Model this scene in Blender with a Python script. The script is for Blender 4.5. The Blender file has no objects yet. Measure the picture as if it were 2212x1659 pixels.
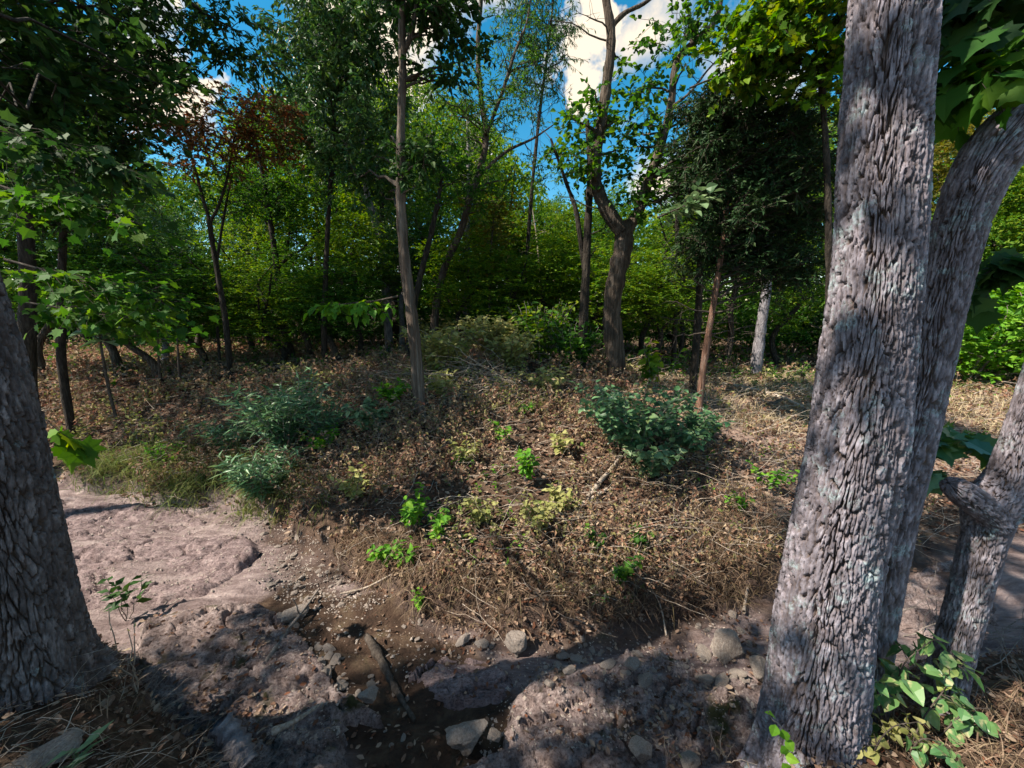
import bpy, bmesh, math, random
import numpy as np
R = math.radians
rng = np.random.default_rng(7)
random.seed(7)
scene = bpy.context.scene
C = scene.collection

# ------------------------------------------------------------------ camera
PITCH = R(12.0)
EYE = np.array([0.0, 0.0, 1.65])
cam_d = bpy.data.cameras.new('camera')
cam_d.sensor_width = 36.0
cam_d.lens = 36.0 * 832.0 / 2212.0
cam_d.clip_start = 0.05
cam_d.clip_end = 1500.0
cam = bpy.data.objects.new('camera', cam_d)
C.objects.link(cam)
cam.location = EYE
cam.rotation_euler = (R(90) - PITCH, 0, 0)
scene.camera = cam

# ------------------------------------------------------------------ sky
SUN_EL, SUN_AZ = R(50), R(253)      # azimuth of the sun, clockwise from +Y (behind the camera, to the left)
w = bpy.data.worlds.new('World'); scene.world = w; w.use_nodes = True
nt = w.node_tree; nt.nodes.clear()
def N(tree, typ, **kw):
    n = tree.nodes.new(typ)
    for k, v in kw.items():
        if k.startswith('i_'):
            key = k[2:]; key = int(key) if key.isdigit() else key.replace('_', ' ')
            n.inputs[key].default_value = v
        else: setattr(n, k, v)
    return n
def pix_dir(px, py):
    xr, yd = (px-1106)/832, (py-829.5)/832
    d = np.array([xr, math.cos(PITCH)-yd*math.sin(PITCH), -math.sin(PITCH)-yd*math.cos(PITCH)])
    return d
sky = N(nt, 'ShaderNodeTexSky', sky_type='NISHITA', sun_disc=False, sun_elevation=SUN_EL, sun_rotation=SUN_AZ,
        air_density=1.0, dust_density=0.2, ozone_density=2.5)
hs = N(nt, 'ShaderNodeHueSaturation', i_Hue=0.478, i_Saturation=1.4, i_Value=0.75)
nt.links.new(sky.outputs[0], hs.inputs['Color'])
tc = N(nt, 'ShaderNodeTexCoord')
warp = N(nt, 'ShaderNodeTexNoise', i_Scale=5.0, i_Detail=7.0, i_Roughness=0.6)
nt.links.new(tc.outputs['Generated'], warp.inputs['Vector'])
# cumulus: broad noise everywhere, its cover raised to make the skylight less blue, plus the three banks of cloud that stand over the far trees
big = N(nt, 'ShaderNodeTexNoise', i_Scale=2.2, i_Detail=3.0)
nt.links.new(tc.outputs['Generated'], big.inputs['Vector'])
w2 = N(nt, 'ShaderNodeTexNoise', i_Scale=7.0, i_Detail=5.0, i_Roughness=0.6); nt.links.new(tc.outputs['Generated'], w2.inputs['Vector'])
wv = N(nt, 'ShaderNodeVectorMath', operation='MULTIPLY_ADD'); nt.links.new(w2.outputs['Color'], wv.inputs[0]); wv.inputs[1].default_value = (.28, .28, .28)
wo_ = N(nt, 'ShaderNodeVectorMath', operation='ADD'); nt.links.new(tc.outputs['Generated'], wo_.inputs[0]); wo_.inputs[1].default_value = (-.14, -.14, -.14)
nt.links.new(wo_.outputs[0], wv.inputs[2])
acc = None
def math_n(op, a, b=None, c=None, clamp=False):
    m = N(nt, 'ShaderNodeMath', operation=op, use_clamp=clamp)
    for i, v in enumerate((a, b, c)):
        if v is None: continue
        if isinstance(v, (int, float)): m.inputs[i].default_value = v
        else: nt.links.new(v, m.inputs[i])
    return m.outputs[0]
for (px, py, rad) in ((1258, 90, .06), (1245, 170, .05), (1300, 40, .04), (1225, 210, .035), (300, 175, .08), (395, 120, .035), (1650, 200, .09), (1010, 320, .06), (520, 300, .05)):
    d = pix_dir(px, py); d = d/np.linalg.norm(d)
    sub = N(nt, 'ShaderNodeVectorMath', operation='DISTANCE'); sub.inputs[1].default_value = tuple(d)
    nt.links.new(wv.outputs[0], sub.inputs[0])
    v = math_n('MULTIPLY_ADD', sub.outputs['Value'], -1.0/rad, 1.0)
    acc = v if acc is None else math_n('MAXIMUM', acc, v)
n1 = math_n('MULTIPLY_ADD', warp.outputs['Fac'], 1.8, -.9)
n2 = math_n('MULTIPLY_ADD', big.outputs['Fac'], 5.0, -2.75)
acc = math_n('MAXIMUM', acc, n2)
acc = math_n('ADD', acc, n1)
acc = math_n('MULTIPLY', acc, 2.6, clamp=True)
mixc = N(nt, 'ShaderNodeMix', data_type='RGBA')
nt.links.new(acc, mixc.inputs[0]); nt.links.new(hs.outputs[0], mixc.inputs[6])
mixc.inputs[7].default_value = (4.7, 4.05, 3.2, 1)
bg = N(nt, 'ShaderNodeBackground', i_Strength=0.12)
nt.links.new(mixc.outputs[2], bg.inputs[0])
wo = N(nt, 'ShaderNodeOutputWorld'); nt.links.new(bg.outputs[0], wo.inputs[0])

# ------------------------------------------------------------------ sun
sd = bpy.data.lights.new('sun', 'SUN'); sd.energy = 5.0; sd.angle = R(0.5); sd.color = (1.0, 0.91, 0.77)
sun = bpy.data.objects.new('sun', sd); C.objects.link(sun)
SUNV = np.array([math.sin(SUN_AZ)*math.cos(SUN_EL), math.cos(SUN_AZ)*math.cos(SUN_EL), math.sin(SUN_EL)])
from mathutils import Vector
sun.rotation_euler = Vector(SUNV).to_track_quat('Z', 'Y').to_euler()
scene.view_settings.view_transform = 'Standard'
scene.view_settings.look = 'None'
scene.view_settings.gamma = 1.0
scene.cycles.max_bounces = 5; scene.cycles.diffuse_bounces = 3; scene.cycles.glossy_bounces = 1; scene.cycles.transmission_bounces = 3
scene.view_settings.exposure = 1.12

# ------------------------------------------------------------------ noise
def h2(ix, iy, s=0):
    a = (ix.astype(np.int64) & 0xffffffff).astype(np.uint64); b = (iy.astype(np.int64) & 0xffffffff).astype(np.uint64)
    M = np.uint64(0xffffffff)
    h = (a*np.uint64(374761393) + b*np.uint64(668265263) + np.uint64((s*974711+12345) & 0xffffffff)) & M
    h = ((h ^ (h >> np.uint64(13)))*np.uint64(1274126177)) & M
    h = ((h ^ (h >> np.uint64(15)))*np.uint64(2246822519)) & M
    h = h ^ (h >> np.uint64(16))
    return h.astype(np.float64)/4294967296.0
def vn(x, y, s=0):
    x = np.asarray(x, float); y = np.asarray(y, float)
    ix, iy = np.floor(x), np.floor(y); fx, fy = x-ix, y-iy
    ux, uy = fx*fx*(3-2*fx), fy*fy*(3-2*fy)
    a, b, c, d = h2(ix, iy, s), h2(ix+1, iy, s), h2(ix, iy+1, s), h2(ix+1, iy+1, s)
    return (a*(1-ux)+b*ux)*(1-uy)+(c*(1-ux)+d*ux)*uy*1.0
def fbm(x, y, s=0, o=4):
    t = 0; a = .5; n = 0
    for k in range(o):
        t = t + a*vn(x*2**k, y*2**k, s+k*17); n += a; a *= .5
    return t/n-.5
def worley(x, y, s=0, per=None, ids=False):
    ix, iy = np.floor(x), np.floor(y)
    f1 = np.full(x.shape, 9.); f2 = np.full(x.shape, 9.); c = np.zeros(x.shape)
    for dx in (-1, 0, 1):
        for dy in (-1, 0, 1):
            cx, cy = ix+dx, iy+dy
            wx = np.mod(cx, per) if per else cx
            jx, jy = h2(wx, cy, s), h2(wx, cy, s+5)
            d = np.hypot(cx+jx-x, cy+jy-y)
            if ids: c = np.where(d < f1, h2(wx, cy, s+9), c)
            f2 = np.minimum(f2, np.maximum(f1, d)); f1 = np.minimum(f1, d)
    return (f1, f2, c) if ids else (f1, f2)
def sstep(a, b, x):
    t = np.clip((x-a)/(b-a), 0, 1); return t*t*(3-2*t)

# ------------------------------------------------------------------ object helpers
def mesh_np(name, V, F, mat=None, smooth=False):
    """V (n,3); F list of int arrays (m,k)"""
    me = bpy.data.meshes.new(name)
    V = np.ascontiguousarray(V, dtype=np.float32)
    F = [np.asarray(f, dtype=np.int32) for f in F if len(f)]
    me.vertices.add(len(V)); me.vertices.foreach_set('co', V.ravel())
    li = np.concatenate([f.ravel() for f in F]); tot = np.concatenate([np.full(len(f), f.shape[1], np.int32) for f in F])
    st = np.concatenate([[0], np.cumsum(tot)[:-1]]).astype(np.int32)
    me.loops.add(len(li)); me.loops.foreach_set('vertex_index', li)
    me.polygons.add(len(tot)); me.polygons.foreach_set('loop_start', st); me.polygons.foreach_set('loop_total', tot)
    me.polygons.foreach_set('use_smooth', np.full(len(tot), smooth))
    me.update(calc_edges=True)
    if mat: me.materials.append(mat)
    return me
def obj(name, me, parent=None, label=None, cat=None, group=None, kind=None):
    o = bpy.data.objects.new(name, me); C.objects.link(o)
    if parent: o.parent = parent
    if label: o['label'] = label
    if cat: o['category'] = cat
    if group: o['group'] = group
    if kind: o['kind'] = kind
    return o
def copy_tree(o, parent=None):
    c = o.copy(); C.objects.link(c); c.parent = parent
    for ch in list(o.children): copy_tree(ch, c)
    return c
class Acc:
    """gathers several vertex/face blocks into one mesh of one thing"""
    def __init__(s): s.V = []; s.F = {}; s.n = 0
    def add(s, V, F):
        V = np.asarray(V, float).reshape(-1, 3)
        for f in F:
            f = np.asarray(f)
            if len(f): s.F.setdefault(f.shape[1], []).append(f+s.n)
        s.V.append(V); s.n += len(V)
    def mesh(s, name, mat, smooth=False):
        return mesh_np(name, np.concatenate(s.V), [np.concatenate(v) for v in s.F.values()], mat, smooth)

def pt(px, py, Y=None, z=None):
    d = pix_dir(px, py)
    t = Y/d[1] if Y is not None else (z-EYE[2])/d[2]
    return EYE+d*t

# ------------------------------------------------------------------ materials
def newmat(name):
    m = bpy.data.materials.new(name); m.use_nodes = True
    m.node_tree.nodes.clear(); return m, m.node_tree
def ramp(t, stops, fac, interp='LINEAR'):
    r = t.nodes.new('ShaderNodeValToRGB'); cr = r.color_ramp; cr.interpolation = interp
    while len(cr.elements) < len(stops): cr.elements.new(0.5)
    for e, (p, c) in zip(cr.elements, stops): e.position = p; e.color = (*c, 1)
    t.links.new(fac, r.inputs[0]); return r.outputs[0]
def leaf_mat(name, cols, trans=0.4, rough=0.62, spec=0.2, blotch=None):
    m, t = newmat(name)
    g = N(t, 'ShaderNodeNewGeometry')
    n = len(cols); col = ramp(t, [(i/(n-1) if n > 1 else 0, c) for i, c in enumerate(cols)], g.outputs['Random Per Island'])
    if blotch:
        nz = N(t, 'ShaderNodeTexNoise', i_Scale=28.0, i_Detail=2.0)
        tcc = N(t, 'ShaderNodeTexCoord'); t.links.new(tcc.outputs['Object'], nz.inputs['Vector'])
        f = ramp(t, [(.55, (0, 0, 0)), (.66, (1, 1, 1))], nz.outputs['Fac'])
        mx = N(t, 'ShaderNodeMix', data_type='RGBA'); t.links.new(f, mx.inputs[0]); t.links.new(col, mx.inputs[6]); mx.inputs[7].default_value = (*blotch, 1); col = mx.outputs[2]
    p = N(t, 'ShaderNodeBsdfPrincipled', i_Roughness=rough); p.inputs['Specular IOR Level'].default_value = spec
    t.links.new(col, p.inputs['Base Color'])
    tr = N(t, 'ShaderNodeBsdfTranslucent')
    hsv = N(t, 'ShaderNodeHueSaturation', i_Hue=0.485, i_Saturation=1.1, i_Value=1.7); t.links.new(col, hsv.inputs['Color']); t.links.new(hsv.outputs[0], tr.inputs['Color'])
    mx = N(t, 'ShaderNodeMixShader', i_0=trans); t.links.new(p.outputs[0], mx.inputs[1]); t.links.new(tr.outputs[0], mx.inputs[2])
    o = N(t, 'ShaderNodeOutputMaterial'); t.links.new(mx.outputs[0], o.inputs[0])
    return m
def bark_mat(name, dark, mid, light, scale=9.0, stretch=0.22, bump=0.6, voro=2.5, *, lichen=None, lich_amt=.5, rough=.9, dist=.02, plates=False):
    m, t = newmat(name)
    tcc = N(t, 'ShaderNodeTexCoord'); mp = N(t, 'ShaderNodeMapping'); mp.inputs['Scale'].default_value = (1, 1, stretch)
    t.links.new(tcc.outputs['Object'], mp.inputs[0])
    nz = N(t, 'ShaderNodeTexNoise', i_Scale=scale*2.2, i_Detail=6.0, i_Roughness=.65); t.links.new(mp.outputs[0], nz.inputs['Vector'])
    vo = N(t, 'ShaderNodeTexVoronoi', feature='DISTANCE_TO_EDGE', i_Scale=scale*2.6); 
    wm = N(t, 'ShaderNodeMix', data_type='VECTOR'); wm.inputs[0].default_value = .06
    t.links.new(mp.outputs[0], wm.inputs[4]); t.links.new(nz.outputs['Color'], wm.inputs[5]); t.links.new(wm.outputs[1], vo.inputs['Vector'])
    col = ramp(t, [(.3, dark), (.5, mid), (.68, light)], nz.outputs['Fac'])
    if lichen:
        n2 = N(t, 'ShaderNodeTexNoise', i_Scale=6.5, i_Detail=8.0, i_Roughness=.82); t.links.new(tcc.outputs['Object'], n2.inputs['Vector'])
        f = ramp(t, [(1-lich_amt, (0, 0, 0)), (1-lich_amt+.09, (1, 1, 1))], n2.outputs['Fac'])
        mx = N(t, 'ShaderNodeMix', data_type='RGBA'); t.links.new(f, mx.inputs[0]); t.links.new(col, mx.inputs[6]); mx.inputs[7].default_value = (*lichen, 1)
        col = mx.outputs[2]
    if plates:   # weathered grey faces of the bark plates, each a little different, over brown inner bark
        at = N(t, 'ShaderNodeAttribute'); at.attribute_name = 'tint'
        tn = ramp(t, [(.2, (.7, .68, .69)), (.5, (.95, .95, .97)), (.8, (1.22, 1.2, 1.22))], at.outputs['Fac'])
        mu = N(t, 'ShaderNodeMix', data_type='RGBA', blend_type='MULTIPLY'); mu.inputs[0].default_value = 1.0; t.links.new(col, mu.inputs[6]); t.links.new(tn, mu.inputs[7])
        af = N(t, 'ShaderNodeAttribute'); af.attribute_name = 'fissure'
        mx = N(t, 'ShaderNodeMix', data_type='RGBA'); t.links.new(af.outputs['Fac'], mx.inputs[0]); mx.inputs[6].default_value = (.085, .06, .048, 1); t.links.new(mu.outputs[2], mx.inputs[7]); col = mx.outputs[2]
    hgt = N(t, 'ShaderNodeMath', operation='MULTIPLY_ADD', i_1=voro, i_2=0.0); t.links.new(vo.outputs['Distance'], hgt.inputs[0])
    hg2 = N(t, 'ShaderNodeMath', operation='MULTIPLY_ADD', i_1=.6); t.links.new(nz.outputs['Fac'], hg2.inputs[0]); t.links.new(hgt.outputs[0], hg2.inputs[2])
    bp = N(t, 'ShaderNodeBump', i_Strength=bump, i_Distance=dist); t.links.new(hg2.outputs[0], bp.inputs['Height'])
    p = N(t, 'ShaderNodeBsdfPrincipled', i_Roughness=rough); p.inputs['Specular IOR Level'].default_value = .2
    t.links.new(col, p.inputs['Base Color']); t.links.new(bp.outputs[0], p.inputs['Normal'])
    o = N(t, 'ShaderNodeOutputMaterial'); t.links.new(p.outputs[0], o.inputs[0])
    return m
def rock_mat(name, cols, moss=.0, scale=7.0, streak=None, fd_=(.16, .13, .13)):
    m, t = newmat(name)
    tcc = N(t, 'ShaderNodeTexCoord')
    if streak:
        mp = N(t, 'ShaderNodeMapping'); mp.inputs['Scale'].default_value = (.75, 1.6, 1); mp.inputs['Rotation'].default_value = (0, 0, streak); t.links.new(tcc.outputs['Object'], mp.inputs[0])
        class _W: outputs = {'Object': mp.outputs[0]}
        tcc = _W
    nz = N(t, 'ShaderNodeTexNoise', i_Scale=scale, i_Detail=9.0, i_Roughness=.72); t.links.new(tcc.outputs['Object'], nz.inputs['Vector'])
    fine = N(t, 'ShaderNodeTexNoise', i_Scale=scale*9, i_Detail=6.0, i_Roughness=.7); t.links.new(tcc.outputs['Object'], fine.inputs['Vector'])
    col = ramp(t, [(.28, cols[0]), (.45, cols[1]), (.58, cols[2]), (.72, cols[3])], nz.outputs['Fac'])
    f2 = ramp(t, [(.36, fd_), (.5, (.8, .77, .77)), (.6, (1, 1, 1))], fine.outputs['Fac'])
    mu = N(t, 'ShaderNodeMix', data_type='RGBA', blend_type='MULTIPLY'); mu.inputs[0].default_value = .8
    t.links.new(col, mu.inputs[6]); t.links.new(f2, mu.inputs[7]); col = mu.outputs[2]
    if moss:
        n2 = N(t, 'ShaderNodeTexNoise', i_Scale=2.3, i_Detail=5.0, i_Roughness=.65); t.links.new(tcc.outputs['Object'], n2.inputs['Vector'])
        f = ramp(t, [(1-moss, (0, 0, 0)), (1-moss+.08, (1, 1, 1))], n2.outputs['Fac'])
        mx = N(t, 'ShaderNodeMix', data_type='RGBA'); t.links.new(f, mx.inputs[0]); t.links.new(col, mx.inputs[6]); mx.inputs[7].default_value = (.055, .05, .02, 1); col = mx.outputs[2]
    ad = N(t, 'ShaderNodeMath', operation='MULTIPLY_ADD', i_1=.5); t.links.new(fine.outputs['Fac'], ad.inputs[0]); t.links.new(nz.outputs['Fac'], ad.inputs[2])
    bp = N(t, 'ShaderNodeBump', i_Strength=.9, i_Distance=.03); t.links.new(ad.outputs[0], bp.inputs['Height'])
    p = N(t, 'ShaderNodeBsdfPrincipled', i_Roughness=.92); p.inputs['Specular IOR Level'].default_value = .2
    t.links.new(col, p.inputs['Base Color']); t.links.new(bp.outputs[0], p.inputs['Normal'])
    o = N(t, 'ShaderNodeOutputMaterial'); t.links.new(p.outputs[0], o.inputs[0])
    return m
M = {}
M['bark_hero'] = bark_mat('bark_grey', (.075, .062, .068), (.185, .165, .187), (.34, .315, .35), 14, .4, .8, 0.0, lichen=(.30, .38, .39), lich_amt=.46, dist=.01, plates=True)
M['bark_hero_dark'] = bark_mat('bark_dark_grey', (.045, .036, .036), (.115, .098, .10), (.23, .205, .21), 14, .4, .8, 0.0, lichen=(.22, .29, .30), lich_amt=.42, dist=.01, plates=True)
M['bark_dark'] = bark_mat('bark_dark', (.015, .012, .01), (.04, .032, .026), (.08, .066, .054), 10, .2, .9)
M['bark_brown'] = bark_mat('bark_brown', (.028, .021, .017), (.08, .06, .046), (.17, .135, .11), 8, .12, 1.0)
M['bark_shag'] = bark_mat('bark_shaggy', (.05, .036, .028), (.14, .105, .085), (.27, .225, .19), 7, .06, 1.0, lichen=(.3, .36, .33), lich_amt=.36, dist=.04)
M['bark_pale'] = bark_mat('bark_pale', (.09, .08, .09), (.2, .185, .2), (.33, .31, .33), 9, .25, .7)
M['bark_red'] = bark_mat('bark_cedar', (.10, .05, .035), (.24, .13, .09), (.36, .25, .2), 12, .08, .9)
M['twig_dark'] = bark_mat('twig_dark', (.03, .024, .02), (.07, .055, .045), (.12, .10, .085), 20, .4, .4)
M['twig_pale'] = bark_mat('twig_pale', (.2, .15, .11), (.38, .31, .25), (.55, .48, .42), 20, .4, .4)
M['twig_grey'] = bark_mat('twig_grey', (.1, .085, .07), (.2, .17, .15), (.34, .3, .27), 20, .4, .4)
M['leaf_mid'] = leaf_mat('leaf_green', [(.018, .065, .01), (.035, .115, .014), (.06, .155, .018), (.10, .19, .02)])
M['leaf_deep'] = leaf_mat('leaf_deep_green', [(.012, .04, .010), (.02, .06, .014), (.03, .08, .016), (.05, .10, .02)], .3)
M['leaf_blue'] = leaf_mat('leaf_blue_green', [(.02, .075, .02), (.04, .115, .028), (.065, .145, .035), (.10, .17, .03)], .25, .4, .5)
M['leaf_yel'] = leaf_mat('leaf_yellow_green', [(.035, .11, .01), (.07, .17, .014), (.13, .23, .018), (.22, .27, .02)], .38)
M['leaf_gold'] = leaf_mat('leaf_olive_gold', [(.07, .08, .012), (.12, .11, .014), (.16, .13, .016), (.10, .12, .016)], .35)
M['leaf_red'] = leaf_mat('leaf_rust_red', [(.12, .04, .018), (.18, .065, .024), (.2, .11, .04), (.08, .09, .025), (.12, .065, .03)], .35)
M['leaf_bright'] = leaf_mat('leaf_bright', [(.06, .17, .02), (.09, .24, .02), (.13, .30, .025), (.18, .32, .03)], .35)
M['leaf_pale'] = leaf_mat('leaf_pale_grey_green', [(.07, .14, .06), (.11, .19, .085), (.16, .24, .12), (.2, .26, .12)], .2, .45, .4)
M['leaf_teal'] = leaf_mat('leaf_teal', [(.04, .10, .035), (.06, .15, .06), (.10, .21, .09), (.17, .29, .14), (.12, .16, .05)], .2, .4, .5)
M['leaf_vine'] = leaf_mat('leaf_vine', [(.06, .15, .055), (.09, .20, .07), (.13, .24, .08), (.22, .27, .07)], .25, .4, .45, blotch=(.34, .33, .17))
M['leaf_cedar'] = leaf_mat('leaf_cedar', [(.012, .036, .012), (.018, .05, .016), (.028, .066, .02), (.045, .07, .022)], .12, .6, .2)
M['leaf_straw'] = leaf_mat('leaf_straw_green', [(.17, .18, .05), (.28, .28, .09), (.38, .36, .15), (.15, .20, .04)], .3)
M['litter'] = leaf_mat('leaf_litter', [(.05, .028, .02), (.11, .062, .042), (.19, .115, .08), (.27, .185, .135), (.36, .27, .2), (.08, .045, .03), (.17, .07, .04)], .15, .8, .15)
M['weed_brown'] = leaf_mat('withered_weed', [(.12, .075, .045), (.24, .145, .09), (.35, .235, .155), (.17, .155, .055), (.45, .33, .23), (.11, .14, .04), (.28, .145, .10), (.19, .10, .065)], .25, .7, .2)
M['grass_dry'] = leaf_mat('dry_grass', [(.10, .065, .04), (.2, .135, .09), (.30, .215, .15), (.15, .12, .06)], .2, .7, .2)
M['grass_straw'] = leaf_mat('straw_grass', [(.3, .23, .13), (.4, .32, .2), (.5, .41, .28), (.24, .2, .09)], .2, .7, .2)
M['grass_green'] = leaf_mat('green_grass', [(.08, .13, .03), (.13, .17, .045), (.2, .2, .07), (.06, .12, .03)], .3)
M['rock'] = rock_mat('limestone', [(.085, .06, .054), (.2, .15, .14), (.33, .265, .25), (.47, .395, .38)], .42)
M['rock_pale'] = rock_mat('limestone_pale', [(.09, .06, .06), (.21, .155, .155), (.32, .245, .24), (.45, .36, .345)], 0, 7, -.22)
M['stone'] = rock_mat('stone', [(.26, .21, .185), (.42, .355, .31), (.55, .48, .42), (.66, .59, .52)], 0, 11, None, (.5, .46, .44))

# ------------------------------------------------------------------ the ground
FT = np.array([(-30, 8.5), (-14, 6.6), (-9, 5.9), (-6.5, 5.2), (-4.6, 4.75), (-3.2, 4.45), (-2.1, 3.75), (-1.2, 3.05), (-.6, 2.82), (.1, 2.74), (.8, 2.78), (1.65, 2.98), (2.4, 3.1), (4, 3.5), (6, 4.2), (10, 5.0), (30, 8)])
NT = np.array([(-30, 4.2), (-8, 3.1), (-3.2, 2.45), (-2.3, 2.05), (-1.7, 1.65), (-1.2, 1.38), (-.6, 1.2), (0, 1.12), (.9, 1.2), (1.4, 1.7), (1.8, 2.05), (3.2, 2.35), (6, 2.6), (30, 4)])
BED = -1.0
def far_d(x, y):
    return y-np.interp(x, FT[:, 0], FT[:, 1])-.35*fbm(x*1.3, y*1.3, 3, 3)
def near_d(x, y):
    return np.interp(x, NT[:, 0], NT[:, 1])-y-.25*fbm(x*1.5, y*1.5, 9, 3)
def gz(x, y, detail=True):
    x = np.asarray(x, float); y = np.asarray(y, float)
    fd = far_d(x, y); nd = near_d(x, y)
    fh = np.interp(fd, [0, .1, .45, 1.2, 2.4, 3.6, 8, 40, 120, 300], [0, .24, .40, .64, .98, 1.07, 1.12, 1.5, 2.5, 4.0])
    fsc = np.interp(x, [-7, -4, -1.5, 2, 4.2, 7], [.85, .9, 1, 1, .68, .6])
    fsc = fsc+(1-fsc)*sstep(6, 25, fd)
    nh = np.interp(nd, [0, .12, .5, .9, 60, 300], [0, .4, .84, 1.0, 1.3, 4.0])
    nsc = np.interp(x, [1.0, 1.6, 6], [1, .55, .5])
    z = BED+np.where(fd > 0, fh*fsc, 0)+np.where(nd > 0, nh*nsc, 0)
    z = z+.42*np.exp(-((x+.3)/2.4)**2-((y-8.6)/1.7)**2)
    if detail:
        veg = np.clip(np.maximum(fd, nd)*2, 0, 1)
        z = z+veg*(.16*fbm(x*.9, y*.9, 21, 3)+.07*fbm(x*4, y*4, 23, 2))
        b = 1-veg
        lay = fbm(x*.8+.3*y, y*3.2-.5*x, 31, 4)*7
        z = z+b*(.035*(np.floor(lay)+sstep(.75, 1.0, lay-np.floor(lay)))+.05*fbm(x*5, y*7, 33, 4)+.05*fbm(x*1.2, y*1.2, 35, 2))
    return z
def gp(px, py):
    """where the pixel's ray meets the ground"""
    d = pix_dir(px, py); t = np.linspace(.6, 60, 6000)
    P = EYE+d*t[:, None]; k = np.argmax(P[:, 2] < gz(P[:, 0], P[:, 1], False)); return P[k]
def axis(lo, hi, step, far, g=1.13):
    a = list(np.arange(lo, hi, step)); s = step; x = a[-1]; r = []
    while x < far: s *= g; x += s; r.append(x)
    s = step; x = lo; l = []
    while x > -far: s *= g; x -= s; l.append(x)
    return np.array(l[::-1]+a+r)
gx, gy = axis(-7.5, 7, .046, 300), axis(.7, 6.5, .04, 300)
GX, GY = np.meshgrid(gx, gy)
GZ = gz(GX, GY)
nx, ny = len(gx), len(gy)
idx = np.arange(nx*ny).reshape(ny, nx)
F = np.stack([idx[:-1, :-1], idx[:-1, 1:], idx[1:, 1:], idx[1:, :-1]], -1).reshape(-1, 4)
m, t = newmat('ground_soil_and_rock')
def attr(t, nm):
    a = N(t, 'ShaderNodeAttribute'); a.attribute_name = nm; return a.outputs['Fac']
tcc = N(t, 'ShaderNodeTexCoord')
def noise(t, sc, det=6, ro=.65, vec=None):
    n = N(t, 'ShaderNodeTexNoise', i_Scale=sc, i_Detail=float(det), i_Roughness=ro); t.links.new(vec or tcc.outputs['Object'], n.inputs['Vector']); return n.outputs['Fac']
mpr = N(t, 'ShaderNodeMapping'); mpr.inputs['Scale'].default_value = (.5, 2.2, 1); mpr.inputs['Rotation'].default_value = (0, 0, -.25); t.links.new(tcc.outputs['Object'], mpr.inputs[0])
rockc = ramp(t, [(.3, (.075, .05, .048)), (.44, (.19, .14, .135)), (.56, (.31, .24, .23)), (.7, (.43, .35, .33))], noise(t, 4.5, 10, .75, mpr.outputs[0]))
mudc = ramp(t, [(.3, (.035, .022, .016)), (.5, (.07, .043, .03)), (.62, (.11, .075, .05)), (.7, (.06, .055, .02))], noise(t, 6, 8))
soilc = ramp(t, [(.3, (.04, .025, .018)), (.5, (.10, .065, .045)), (.7, (.19, .13, .095))], noise(t, 9, 8))
pathc = ramp(t, [(.3, (.15, .09, .075)), (.5, (.29, .2, .165)), (.7, (.43, .33, .27))], noise(t, 7, 8))
def mixn(t, f, a, b):
    x = N(t, 'ShaderNodeMix', data_type='RGBA'); t.links.new(f, x.inputs[0]); t.links.new(a, x.inputs[6]); t.links.new(b, x.inputs[7]); return x.outputs[2]
c = mixn(t, attr(t, 'mud'), rockc, mudc)
c = mixn(t, attr(t, 'veg'), c, soilc)
c = mixn(t, attr(t, 'path'), c, pathc)
ht = N(t, 'ShaderNodeMath', operation='ADD'); t.links.new(noise(t, 30, 8, .7), ht.inputs[0]); t.links.new(noise(t, 7, 8, .7, mpr.outputs[0]), ht.inputs[1])
bp = N(t, 'ShaderNodeBump', i_Strength=1.0, i_Distance=.035); t.links.new(ht.outputs[0], bp.inputs['Height'])
p = N(t, 'ShaderNodeBsdfPrincipled', i_Roughness=.93); p.inputs['Specular IOR Level'].default_value = .15
t.links.new(c, p.inputs['Base Color']); t.links.new(bp.outputs[0], p.inputs['Normal'])
o_ = N(t, 'ShaderNodeOutputMaterial'); t.links.new(p.outputs[0], o_.inputs[0])
gme = mesh_np('ground', np.stack([GX, GY, GZ], -1).reshape(-1, 3), [F], m, True)
fdv, ndv = far_d(GX, GY), near_d(GX, GY)
veg = sstep(-.02, .15, np.maximum(fdv, ndv))
# dark mud lies in the channel between the ledges
chan = np.array([(-7, 3.2), (-3.4, 3.0), (-2.0, 2.95), (-1.2, 2.55), (-.75, 2.25), (-.35, 1.9), (-.1, 1.5)])
def poly_d(x, y, pl):
    d = np.full(x.shape, 1e9)
    for (ax, ay), (bx, by) in zip(pl[:-1], pl[1:]):
        ex, ey = bx-ax, by-ay; tt = np.clip(((x-ax)*ex+(y-ay)*ey)/(ex*ex+ey*ey), 0, 1)
        d = np.minimum(d, np.hypot(x-ax-tt*ex, y-ay-tt*ey))
    return d
mud = 1-sstep(.05, .3, poly_d(GX, GY, chan[2:])-.28+.5*fbm(GX*2.5, GY*2.5, 41, 4))
mud = np.maximum(mud, (1-sstep(.0, .35, -fdv-.1+.7*fbm(GX*3, GY*3, 43, 3)))*.8*(GX > -3))
path = sstep(4.5, 6.5, GX+.8*fbm(GX, GY, 51, 3))*sstep(.5, 1.5, fdv)*(1-sstep(0, .8, np.abs(GY-7.6-.15*GX)-1.3))
path = np.maximum(path, .85*sstep(2.0, 3.2, GX+.6*fbm(GX, GY, 53))*sstep(.3, .9, fdv)*(1-sstep(3, 7, fdv)))
for nm, v in (('veg', veg), ('mud', mud), ('path', path)):
    a = gme.attributes.new(nm, 'FLOAT', 'POINT'); a.data.foreach_set('value', v.ravel().astype(np.float32))
obj('ground', gme, kind='structure')

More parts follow.
